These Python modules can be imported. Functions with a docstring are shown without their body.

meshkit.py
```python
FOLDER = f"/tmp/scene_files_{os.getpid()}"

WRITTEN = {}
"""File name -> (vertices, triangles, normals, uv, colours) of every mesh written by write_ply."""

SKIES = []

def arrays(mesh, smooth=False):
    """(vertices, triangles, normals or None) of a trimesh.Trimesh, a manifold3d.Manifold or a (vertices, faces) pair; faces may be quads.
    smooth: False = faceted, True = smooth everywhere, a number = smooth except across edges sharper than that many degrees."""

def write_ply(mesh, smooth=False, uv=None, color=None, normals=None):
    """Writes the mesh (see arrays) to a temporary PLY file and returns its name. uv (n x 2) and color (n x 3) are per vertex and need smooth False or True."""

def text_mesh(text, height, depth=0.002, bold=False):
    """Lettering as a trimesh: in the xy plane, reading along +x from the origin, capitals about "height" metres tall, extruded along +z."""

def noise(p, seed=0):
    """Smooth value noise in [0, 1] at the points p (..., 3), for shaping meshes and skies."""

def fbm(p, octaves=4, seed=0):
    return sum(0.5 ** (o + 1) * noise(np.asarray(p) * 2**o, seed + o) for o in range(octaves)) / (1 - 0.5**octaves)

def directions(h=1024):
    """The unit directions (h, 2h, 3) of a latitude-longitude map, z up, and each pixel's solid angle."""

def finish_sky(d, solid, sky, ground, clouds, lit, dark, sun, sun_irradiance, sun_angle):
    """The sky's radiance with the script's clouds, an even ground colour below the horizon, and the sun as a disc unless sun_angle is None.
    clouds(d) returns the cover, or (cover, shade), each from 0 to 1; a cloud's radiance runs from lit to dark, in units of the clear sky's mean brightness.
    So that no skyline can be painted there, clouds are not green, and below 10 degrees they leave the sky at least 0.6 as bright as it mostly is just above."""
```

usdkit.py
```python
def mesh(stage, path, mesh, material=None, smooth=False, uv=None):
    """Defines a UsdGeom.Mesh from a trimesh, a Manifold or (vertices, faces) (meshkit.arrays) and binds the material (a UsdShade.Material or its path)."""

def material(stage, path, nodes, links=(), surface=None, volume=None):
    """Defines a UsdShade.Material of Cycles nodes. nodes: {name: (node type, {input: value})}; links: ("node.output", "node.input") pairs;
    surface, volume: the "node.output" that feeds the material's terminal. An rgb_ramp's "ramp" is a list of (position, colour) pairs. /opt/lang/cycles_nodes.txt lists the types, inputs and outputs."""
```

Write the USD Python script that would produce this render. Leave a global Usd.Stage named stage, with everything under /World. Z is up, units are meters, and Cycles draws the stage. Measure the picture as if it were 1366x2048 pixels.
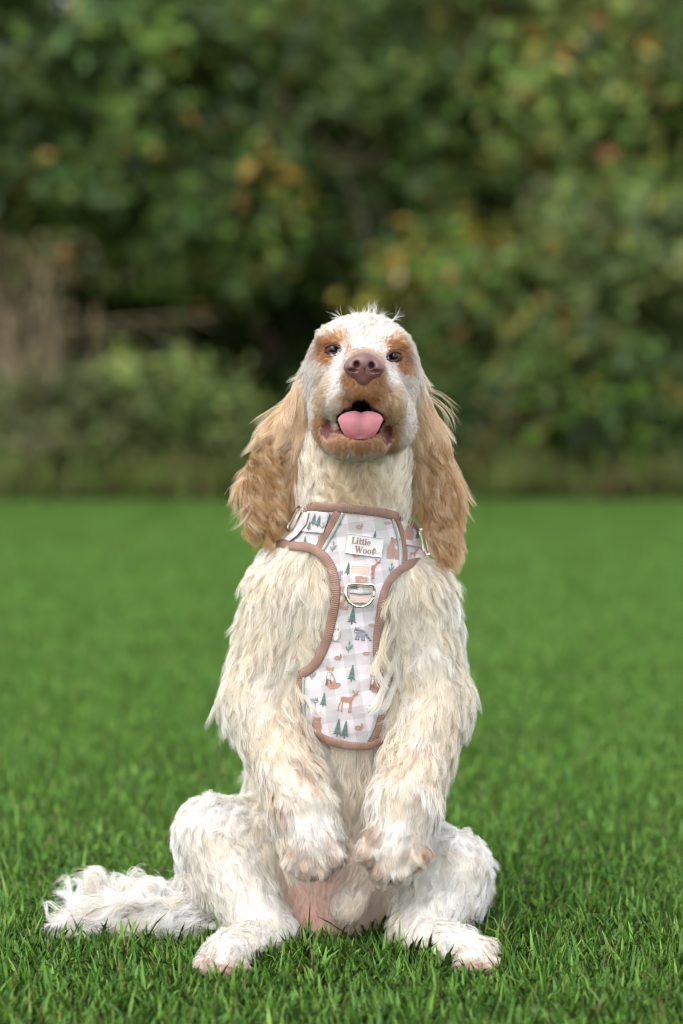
import math, numpy as np, trimesh, shapely, usdkit, meshkit
from shapely.geometry import Polygon, LineString, Point
from shapely import affinity
from shapely.ops import unary_union
from scipy.spatial import cKDTree, Delaunay
from scipy.ndimage import gaussian_filter, map_coordinates
from pxr import Usd, UsdGeom, UsdLux, Gf, Sdf, Vt, UsdShade

stage = Usd.Stage.CreateInMemory()
UsdGeom.SetStageUpAxis(stage, 'Z')
UsdGeom.SetStageMetersPerUnit(stage, 1.0)
UsdGeom.Xform.Define(stage, '/World')
UsdGeom.Scope.Define(stage, '/World/Looks')

# ------------------------------------------------------------------ camera, sky, sun
CAM_Y, CAM_H, PITCH, FPX = -2.4, 0.576, math.atan((1024 - 753) / 4800.0), 4800.0
cam = UsdGeom.Camera.Define(stage, '/World/camera')
cam.CreateFocalLengthAttr(24.0 * FPX / 1366)
cam.CreateHorizontalApertureAttr(24.0)
cam.CreateFStopAttr(3.0)
cam.CreateFocusDistanceAttr(2.365)
cam.CreateExposureAttr(1.24)
cam.AddTranslateOp().Set((0, CAM_Y, CAM_H))
cam.AddRotateXYZOp().Set((90 - math.degrees(PITCH), 0, 0))

SUN_EL, SUN_AZ = math.radians(50), math.radians(-150)         # azimuth from +y towards +x: behind the camera, to its left, through thin cloud
def mat(name, nodes, links=(), surface=None, volume=None):
    return usdkit.material(stage, '/World/Looks/' + name, nodes, links, surface=surface, volume=volume)
dome = UsdLux.DomeLight.Define(stage, '/World/sky')
sky_m = mat('sky', {
    's': ('sky_texture', {'sky_type': 'single_scattering', 'sun_disc': False, 'sun_elevation': SUN_EL, 'sun_rotation': SUN_AZ}),
    'tc': ('texture_coordinate', {}),
    'n': ('noise_texture', {'scale': 2.2, 'detail': 5.0, 'roughness': 0.55}),
    'r': ('rgb_ramp', {'ramp': [(0.25, (0.45, 0.45, 0.45)), (0.6, (0.95, 0.95, 0.95))]}),
    'c': ('mix', {'mix_type': 'mix', 'color2': (7.4, 7.7, 8.3)}),
    'b': ('background_shader', {'strength': 0.12})},
    [('tc.generated', 'n.vector'), ('n.fac', 'r.fac'), ('r.color', 'c.fac'), ('s.color', 'c.color1'), ('c.color', 'b.color')], surface='b.background')
UsdShade.MaterialBindingAPI.Apply(dome.GetPrim()).Bind(sky_m)
dome.GetPrim().SetCustomDataByKey('kind', 'structure')
sun = UsdLux.DistantLight.Define(stage, '/World/sun')
sun.CreateNormalizeAttr(True)
sun.CreateIntensityAttr(0.34)
sun.CreateAngleAttr(45.0)
sun.CreateColorAttr(Gf.Vec3f(1.0, 0.94, 0.86))
sun.AddRotateXYZOp().Set((90 - math.degrees(SUN_EL) - 90 + 0, 0, 0))
_d = np.array([math.sin(SUN_AZ) * math.cos(SUN_EL), math.cos(SUN_AZ) * math.cos(SUN_EL), math.sin(SUN_EL)])   # towards the sun
_x = np.cross([0, 0, 1.0], _d); _x /= np.linalg.norm(_x); _y = np.cross(_d, _x)
sun.ClearXformOpOrder()
sun.AddTransformOp().Set(Gf.Matrix4d(*_x, 0, *_y, 0, *_d, 0, 0, 0, 0, 1))

# ------------------------------------------------------------------ helpers
RNG = np.random.default_rng(7)
CT, ST = math.cos(PITCH), math.sin(PITCH)
def P(px, py, y):
    """The world point at depth y that lies at this pixel of the 1366 x 2048 photograph: where to build a thing."""
    px, py, y = np.broadcast_arrays(np.asarray(px, float), np.asarray(py, float), np.asarray(y, float))
    a, b = (px - 683) / FPX, (1024 - py) / FPX
    dy, dz = CT + b * ST, -ST + b * CT
    t = (y - CAM_Y) / dy
    return np.stack([a * t, y, CAM_H + dz * t], -1)
def proj(p):
    q = np.asarray(p, float) - [0, CAM_Y, CAM_H]
    f = q[..., 1] * CT - q[..., 2] * ST
    u = q[..., 1] * ST + q[..., 2] * CT
    return 683 + FPX * q[..., 0] / f, 1024 - FPX * u / f
def unit(v):
    v = np.asarray(v, float)
    return v / np.maximum(np.linalg.norm(v, axis=-1, keepdims=True), 1e-12)

_used = {}
def fresh(parent, name):
    k = (parent, name)
    n = _used.get(k, 0); _used[k] = n + 1
    return f'{parent}/{name}' if n == 0 else f'{parent}/{name}_{n:03d}'
def data(prim, **kw):
    for k, v in kw.items():
        if v is not None: prim.SetCustomDataByKey(k, v)
    return prim
def thing(name, label=None, category=None, group=None, kind=None, loc=(0, 0, 0)):
    path = fresh('/World', name)
    x = UsdGeom.Xform.Define(stage, path)
    if any(loc): x.AddTranslateOp().Set(Gf.Vec3d(*map(float, loc)))
    data(x.GetPrim(), label=label, category=category, group=group, kind=kind)
    return path
def raw(parent, name, v, f, m, normals=None, color=None, uv=None, smooth=None, label=None, loc=None):
    """One Mesh prim; f may hold triangles or quads; color is per vertex."""
    path = fresh(parent, name)
    v = np.asarray(v, np.float32); f = np.asarray(f, np.int32)
    if loc is not None: v = v - np.asarray(loc, np.float32)
    g = UsdGeom.Mesh.Define(stage, path)
    g.CreatePointsAttr(Vt.Vec3fArray.FromNumpy(np.ascontiguousarray(v)))
    g.CreateFaceVertexCountsAttr(Vt.IntArray.FromNumpy(np.full(len(f), f.shape[1], np.int32)))
    g.CreateFaceVertexIndicesAttr(Vt.IntArray.FromNumpy(np.ascontiguousarray(f).ravel()))
    g.CreateSubdivisionSchemeAttr('none')
    if smooth and normals is None:
        tri = f if f.shape[1] == 3 else np.vstack([f[:, [0, 1, 2]], f[:, [0, 2, 3]]])
        normals = meshkit.arrays((v.astype(float), tri), True)[2]
    if normals is not None:
        g.CreateNormalsAttr(Vt.Vec3fArray.FromNumpy(np.ascontiguousarray(np.asarray(normals, np.float32))))
        g.SetNormalsInterpolation('vertex')
    if color is not None:
        UsdGeom.PrimvarsAPI(g).CreatePrimvar('tint', Sdf.ValueTypeNames.Color3fArray, 'vertex').Set(Vt.Vec3fArray.FromNumpy(np.ascontiguousarray(np.asarray(color, np.float32))))
    if uv is not None:
        UsdGeom.PrimvarsAPI(g).CreatePrimvar('st', Sdf.ValueTypeNames.TexCoord2fArray, 'vertex').Set(Vt.Vec2fArray.FromNumpy(np.ascontiguousarray(np.asarray(uv, np.float32))))
    if m is not None: UsdShade.MaterialBindingAPI.Apply(g.GetPrim()).Bind(m)
    if label: g.GetPrim().SetCustomDataByKey('label', label)
    return g
def tube_mesh(pts, rad, sides=8, caps=True, flat=1.0, up=None):
    pts = np.asarray(pts, float); n = len(pts)
    t = unit(np.gradient(pts, axis=0))
    ref = np.array([0, 0, 1.0]) if up is None else np.asarray(up, float)
    if ref.ndim == 1:
        ref = np.tile(ref, (n, 1))
        bad = np.abs((t * ref).sum(1)) > 0.95
        ref[bad] = [1.0, 0.02, 0]
    a = unit(np.cross(t, ref)); b = np.cross(t, a)
    rad = np.broadcast_to(rad, (n,))
    ang = np.arange(sides) * 2 * math.pi / sides
    v = pts[:, None] + rad[:, None, None] * (np.cos(ang)[None, :, None] * a[:, None] + flat * np.sin(ang)[None, :, None] * b[:, None])
    v = v.reshape(-1, 3)
    i, j = np.meshgrid(np.arange(n - 1), np.arange(sides), indexing='ij')
    q = np.stack([i * sides + j, (i + 1) * sides + j, (i + 1) * sides + (j + 1) % sides, i * sides + (j + 1) % sides], -1).reshape(-1, 4)
    f = np.vstack([q[:, [0, 1, 2]], q[:, [0, 2, 3]]])
    if caps:
        c0, c1 = len(v), len(v) + 1
        v = np.vstack([v, pts[:1], pts[-1:]])
        k = np.arange(sides)
        f = np.vstack([f, np.stack([np.full(sides, c0), k, (k + 1) % sides], 1), np.stack([np.full(sides, c1), (n - 1) * sides + (k + 1) % sides, (n - 1) * sides + k], 1)])
    return v, f
def spline(pts, n):
    """Catmull-Rom through the rows of pts."""
    pts = np.asarray(pts, float)
    p = np.vstack([2 * pts[0] - pts[1], pts, 2 * pts[-1] - pts[-2]])
    u = np.linspace(0, len(pts) - 1 - 1e-9, n); i = u.astype(int); t = (u - i)[:, None]
    a, b, c, d = p[i], p[i + 1], p[i + 2], p[i + 3]
    return 0.5 * (2 * b + (c - a) * t + (2 * a - 5 * b + 4 * c - d) * t ** 2 + (3 * b - a - 3 * c + d) * t ** 3)
def join(parts):
    vs, fs, n = [], [], 0
    for v, f in parts:
        vs.append(v); fs.append(np.asarray(f) + n); n += len(v)
    return np.vstack(vs), np.vstack(fs)

# ------------------------------------------------------------------ materials
def tinted(name, rough=0.7, trans=0.0, spec=0.3, bump=None, sheen=0.0, sss=0.0, coat=0.0):
    nodes = {'a': ('attribute', {'attribute': 'tint'}), 'p': ('principled_bsdf', {'roughness': rough, 'specular_ior_level': spec, 'sheen_weight': sheen, 'coat_weight': coat, 'coat_roughness': 0.08})}
    links = [('a.color', 'p.base_color')]
    if sss:
        nodes['p'][1].update({'subsurface_weight': sss, 'subsurface_scale': 0.004, 'subsurface_radius': (1.0, 0.4, 0.25)})
    if bump:
        nodes['g'] = ('texture_coordinate', {}); nodes['n'] = ('noise_texture', {'scale': bump[0], 'detail': 3.0}); nodes['b'] = ('bump', {'strength': bump[1], 'distance': bump[2]})
        links += [('g.object', 'n.vector'), ('n.fac', 'b.height'), ('b.normal', 'p.normal')]
    out = 'p.BSDF'
    if trans:
        nodes['t'] = ('translucent_bsdf', {}); nodes['m'] = ('mix_closure', {'fac': trans})
        links += [('a.color', 't.color'), ('p.BSDF', 'm.closure1'), ('t.BSDF', 'm.closure2')]; out = 'm.closure'
    return mat(name, nodes, links, surface=out)
def plain(name, color, rough=0.6, metallic=0.0, spec=0.5, coat=0.0):
    return mat(name, {'p': ('principled_bsdf', {'base_color': color, 'roughness': rough, 'metallic': metallic, 'specular_ior_level': spec, 'coat_weight': coat})}, surface='p.BSDF')
M_leaf = tinted('leaf', rough=0.5, trans=0.35, spec=0.35)
M_grass = tinted('grass_blade', rough=0.5, trans=0.42, spec=0.25)
M_bark = tinted('bark', rough=0.9, spec=0.1)
M_fur = tinted('fur', rough=0.48, trans=0.45, spec=0.28)
M_skin = tinted('skin', rough=0.75, spec=0.2, bump=(900.0, 0.3, 0.001))

# ------------------------------------------------------------------ ground, lawn
soil = mat('soil', {
    'g': ('geometry', {}), 'n': ('noise_texture', {'scale': 9.0, 'detail': 6.0, 'roughness': 0.7}),
    'n2': ('noise_texture', {'scale': 0.6, 'detail': 3.0}),
    'r': ('rgb_ramp', {'ramp': [(0.3, (0.025, 0.05, 0.012)), (0.6, (0.05, 0.10, 0.022)), (0.8, (0.08, 0.08, 0.035))]}),
    'p': ('principled_bsdf', {'roughness': 0.95, 'specular_ior_level': 0.1})},
    [('g.position', 'n.vector'), ('g.position', 'n2.vector'), ('n.fac', 'r.fac'), ('r.color', 'p.base_color')], surface='p.BSDF')
LAWN_END = 8.6
def ground_sheet():
    xs = np.concatenate([[-400, -100, -30], np.linspace(-9, 9, 60), [30, 100, 400]])
    ys = np.concatenate([[-300, -60, -12], np.linspace(-5, 15, 66), [30, 90, 400]])
    X, Y = np.meshgrid(xs, ys, indexing='ij')
    Z = np.where(Y > LAWN_END + 0.1, 0.09 * np.clip((Y - LAWN_END) / 1.5, 0, 1) + 0.05 * (meshkit.noise(np.stack([X, Y, 0 * X], -1) * 2.1) - 0.5), 0.0)
    n, m = X.shape
    i, j = np.meshgrid(np.arange(n - 1), np.arange(m - 1), indexing='ij')
    f = np.stack([i * m + j, (i + 1) * m + j, (i + 1) * m + j + 1, i * m + j + 1], -1).reshape(-1, 4)
    return np.stack([X, Y, Z], -1).reshape(-1, 3), f
gv, gf = ground_sheet()
data(raw('/World', 'ground', gv, gf, soil, smooth=True).GetPrim(), kind='structure')

GREENS = np.array([4.6, 3.85, 4.2]) * np.array([[0.050, 0.135, 0.016], [0.065, 0.165, 0.020], [0.085, 0.20, 0.030], [0.038, 0.105, 0.018], [0.11, 0.22, 0.045], [0.055, 0.15, 0.03]])
STRAW = 1.7 * np.array([[0.30, 0.25, 0.12], [0.22, 0.16, 0.07], [0.16, 0.15, 0.05]])
def blades(xy, rng, hmin=0.022, hmax=0.052, straw=0.03, z=0.0, wide=1.0):
    """Curved, tapered grass blades: three segments each, rooted at xy. Returns vertices, quads, colours, normals."""
    n = len(xy)
    az = rng.uniform(0, 2 * math.pi, n)
    h = hmin + (hmax - hmin) * rng.beta(2, 2.2, n)
    lean = np.abs(rng.normal(0, 0.55, n)) + 0.1
    bend = np.abs(rng.normal(0.5, 0.5, n))
    w = rng.uniform(0.0008, 0.0019, n) * wide
    s = np.array([0, 0.36, 0.7, 1.0])
    d = np.stack([np.cos(az), np.sin(az), 0 * az], 1); side = np.stack([-np.sin(az), np.cos(az), 0 * az], 1)
    ang = lean[:, None] + bend[:, None] * 1.3 * s[None]                      # from upright
    ang = np.minimum(ang, 1.9)
    step = np.diff(s)[None] * h[:, None]
    out = np.concatenate([np.zeros((n, 1)), np.cumsum(step * np.sin(ang[:, :-1]), 1)], 1)
    up = np.concatenate([np.zeros((n, 1)), np.cumsum(step * np.cos(ang[:, :-1]), 1)], 1)
    c = np.concatenate([xy, np.full((n, 1), z)], 1)[:, None] + out[..., None] * d[:, None] + up[..., None] * np.array([0, 0, 1.0])
    c[..., 2] = np.maximum(c[..., 2], z + 0.002)
    wd = w[:, None] * np.array([0.75, 1.0, 0.72, 0.06])[None]
    twist = rng.normal(0, 0.35, n)
    sd = side[:, None] + np.array([0, 0, 1.0]) * (twist[:, None] * s[None])[..., None]
    v = np.stack([c - sd * wd[..., None], c + sd * wd[..., None]], 2)        # n,4,2,3
    k = np.arange(n)[:, None] * 8
    q = np.concatenate([np.stack([k + 2 * i, k + 2 * i + 1, k + 2 * i + 3, k + 2 * i + 2], -1) for i in range(3)], 1).reshape(-1, 4)
    col = GREENS[rng.integers(0, len(GREENS), n)] * rng.uniform(0.75, 1.2, (n, 1))
    st = rng.random(n) < straw
    col[st] = STRAW[rng.integers(0, 3, st.sum())] * rng.uniform(0.7, 1.2, (st.sum(), 1))
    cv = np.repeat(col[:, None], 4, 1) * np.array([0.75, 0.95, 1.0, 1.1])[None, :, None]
    cv = np.repeat(cv[:, :, None], 2, 2)
    tn = unit(np.cross(side[:, None], np.gradient(c, axis=1)))
    nn = unit(tn * np.sign(tn[..., 2:] + 1e-9) + np.array([0, 0, 1.3]))
    nn = np.repeat(nn[:, :, None], 2, 2)
    return v.reshape(-1, 3), q, cv.reshape(-1, 3), nn.reshape(-1, 3)
NEAR = (-0.62, 0.62, -0.55, 0.95)
def lawn_far():
    """The lawn beyond the dog: tufted patches set out over the ground."""
    path = '/World/lawn_grass'
    pi = UsdGeom.PointInstancer.Define(stage, path)
    UsdGeom.Xform.Define(stage, path + '/patches')
    protos, size = [], 0.5
    for k in range(4):
        rng = np.random.default_rng(50 + k)
        n = 8000
        xy = rng.uniform(-size / 2 - 0.01, size / 2 + 0.01, (n, 2))
        v, q, c, nn = blades(xy, rng, 0.014, 0.040, straw=0.035)
        tone = 0.82 + 0.36 * meshkit.fbm(np.concatenate([xy * 7, np.full((n, 1), k * 9.1)], 1), 2)
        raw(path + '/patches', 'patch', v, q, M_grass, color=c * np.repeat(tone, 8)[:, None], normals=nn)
        protos.append(path + ('/patches/patch' if k == 0 else f'/patches/patch_{k:03d}'))
    pos, idx, ori = [], [], []
    rng = np.random.default_rng(3)
    for x in np.arange(-5.25, 5.5, 0.5):
        for y in np.arange(-1.8, LAWN_END + 0.2, 0.5):
            if abs(x) < 0.5 and -0.4 < y < 0.72: continue            # the longer grass round the dog is built on its own
            if abs(x) > 1.2 + 0.33 * (y + 2.4): continue
            pos.append((x, y, 0)); idx.append(rng.integers(0, 4))
            a = rng.integers(0, 4) * math.pi / 2
            ori.append((math.cos(a / 2), 0, 0, math.sin(a / 2)))
    pi.CreatePositionsAttr([Gf.Vec3f(*map(float, p)) for p in pos])
    pi.CreateProtoIndicesAttr([int(i) for i in idx])
    pi.CreateOrientationsAttr([Gf.Quath(*map(float, o)) for o in ori])
    pi.CreatePrototypesRel().SetTargets([Sdf.Path(p) for p in protos])
    data(pi.GetPrim(), label='mown green lawn stretching from the dog back to the hedge', category='grass', kind='stuff')
lawn_far()
def lawn_near(blocked):
    rng = np.random.default_rng(11)
    parts = []
    x0, x1, y0, y1 = -0.52, 0.52, -0.57, 0.97
    n = 92000
    xy = np.stack([rng.uniform(x0, x1, n), rng.uniform(y0, y1, n)], 1)
    tall = meshkit.fbm(np.concatenate([xy * 9, np.zeros((n, 1))], 1), 3)
    xy = xy[~blocked(xy)]
    n = len(xy)
    k = n // 8
    k = n // 14
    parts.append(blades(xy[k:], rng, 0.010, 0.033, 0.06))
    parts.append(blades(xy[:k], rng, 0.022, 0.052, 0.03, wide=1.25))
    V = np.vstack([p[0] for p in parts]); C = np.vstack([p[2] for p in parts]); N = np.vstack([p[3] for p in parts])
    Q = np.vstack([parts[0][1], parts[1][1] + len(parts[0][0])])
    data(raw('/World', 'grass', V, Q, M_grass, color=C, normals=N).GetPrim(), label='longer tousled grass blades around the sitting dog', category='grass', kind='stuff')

# ------------------------------------------------------------------ hedge behind the lawn
def leaves(n, centre, radii, rng, size, palette, clump=0.16, n_clumps=60, shell=0.25, weights=None):
    """Leaf-sized faces gathered on twig ends in a crown's volume: two folded triangles pairs per leaf."""
    u = unit(rng.normal(size=(n_clumps, 3)))
    r = rng.uniform(shell, 1.0, (n_clumps, 1)) ** 0.6
    cc = centre + u * r * radii * (0.8 + 0.35 * meshkit.fbm(u * 2.0 + centre, 3)[:, None] * 1.3)
    k = rng.integers(0, n_clumps, n)
    p = cc[k] + rng.normal(0, clump, (n, 3)) * np.array([1, 1, 0.75])
    out = unit(p - centre)
    nrm = unit(out * 0.6 + rng.normal(0, 0.7, (n, 3)) + np.array([0, -0.25, 0.6]))
    a = unit(np.cross(nrm, rng.normal(size=(n, 3)))); b = np.cross(nrm, a)
    sz = size * 1.4 * rng.uniform(0.6, 1.35, (n, 1))
    fold = nrm * sz * 0.18
    v = np.stack([p - a * sz, p + b * sz * 0.52 + fold, p + a * sz, p - b * sz * 0.52 + fold], 1)
    q = (np.arange(n)[:, None] * 4 + np.arange(4)[None]).reshape(-1, 4)
    f = np.vstack([q[:, [0, 1, 2]], q[:, [0, 2, 3]]])
    tone = 1.35 * np.exp(rng.normal(0, 0.42, (n_clumps, 1)))[k]
    pal = np.asarray(palette)
    pick = rng.choice(len(pal), size=n_clumps, p=weights)
    own = rng.choice(len(pal), size=n, p=weights)
    pick = np.where(pick >= len(pal) - 1, 1, pick)
    which = np.where(rng.random(n) < 0.6, pick[k], own)
    col = np.minimum(pal[which] * [1.12, 0.9, 0.8] * tone * np.exp(rng.normal(0, 0.3, (n, 1))), [0.40, 0.32, 0.14])
    return v.reshape(-1, 3), f, np.repeat(col, 4, 0)
DARK = [[0.024, 0.060, 0.010], [0.036, 0.082, 0.013], [0.055, 0.11, 0.018], [0.034, 0.075, 0.024], [0.10, 0.095, 0.02], [0.26, 0.14, 0.035]]
WD = [0.25, 0.29, 0.24, 0.14, 0.065, 0.015]
MIDG = [[0.038, 0.09, 0.016], [0.06, 0.12, 0.022], [0.09, 0.15, 0.035], [0.13, 0.135, 0.025], [0.30, 0.19, 0.04], [0.3, 0.16, 0.07]]
WM = [0.26, 0.27, 0.24, 0.14, 0.06, 0.03]
PALE = [[0.045, 0.09, 0.022], [0.06, 0.11, 0.03], [0.09, 0.13, 0.04], [0.12, 0.13, 0.025], [0.04, 0.08, 0.02], [0.3, 0.2, 0.05]]
WP = [0.3, 0.25, 0.15, 0.1, 0.17, 0.03]
BROWN = np.array([0.085, 0.06, 0.04])
def tree(name, label, category, base, crown_c, radii, n, size, palette, weights, seed, stems=3, group=None, clump=0.16, n_clumps=70, trunk_r=0.06):
    rng = np.random.default_rng(seed)
    base = np.asarray(base, float); crown_c = np.asarray(crown_c, float); radii = np.asarray(radii, float)
    t = thing(name, label, category, group, loc=base)
    parts = []
    for k in range(stems):
        tip = crown_c + rng.normal(0, 0.45, 3) * radii
        off = rng.normal(0, 0.12, 3) * [1, 1, 0] * (k > 0)
        mid = (base + off) * 0.5 + tip * 0.5 + rng.normal(0, 0.08, 3)
        pl = spline([base + off - [0, 0, 0.05], mid, tip], 9)
        parts.append(tube_mesh(pl, np.linspace(trunk_r, trunk_r * 0.3, 9) * (1 if k == 0 else 0.7), 7))
        for q in range(4):
            s = pl[rng.integers(3, 8)]
            e = s + rng.normal(0, 0.5, 3) * radii * 0.8 + [0, 0, 0.1]
            parts.append(tube_mesh(spline([s, (s + e) / 2 + rng.normal(0, 0.04, 3), e], 6), np.linspace(trunk_r * 0.35, trunk_r * 0.12, 6), 5))
    v, f = join(parts)
    tone = 0.7 + 0.6 * meshkit.fbm(v * 9, 3)[:, None]
    raw(t, 'trunk', v, f, M_bark, color=BROWN * tone, smooth=True, loc=base)
    v, f, c = leaves(int(n * 1.5), crown_c, radii, rng, size, palette, clump, int(n_clumps * 1.9), weights=weights)
    keep = v.reshape(-1, 4, 3)[:, :, 2].min(1) > 0.02
    m = len(keep); q = np.arange(m)[keep]
    f = np.vstack([np.stack([q * 4, q * 4 + 1, q * 4 + 2], 1), np.stack([q * 4, q * 4 + 2, q * 4 + 3], 1)])
    raw(t, 'crown', v, f, M_leaf, color=c, loc=base)
    return t
H = 'trees and shrubs of the hedge'
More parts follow.
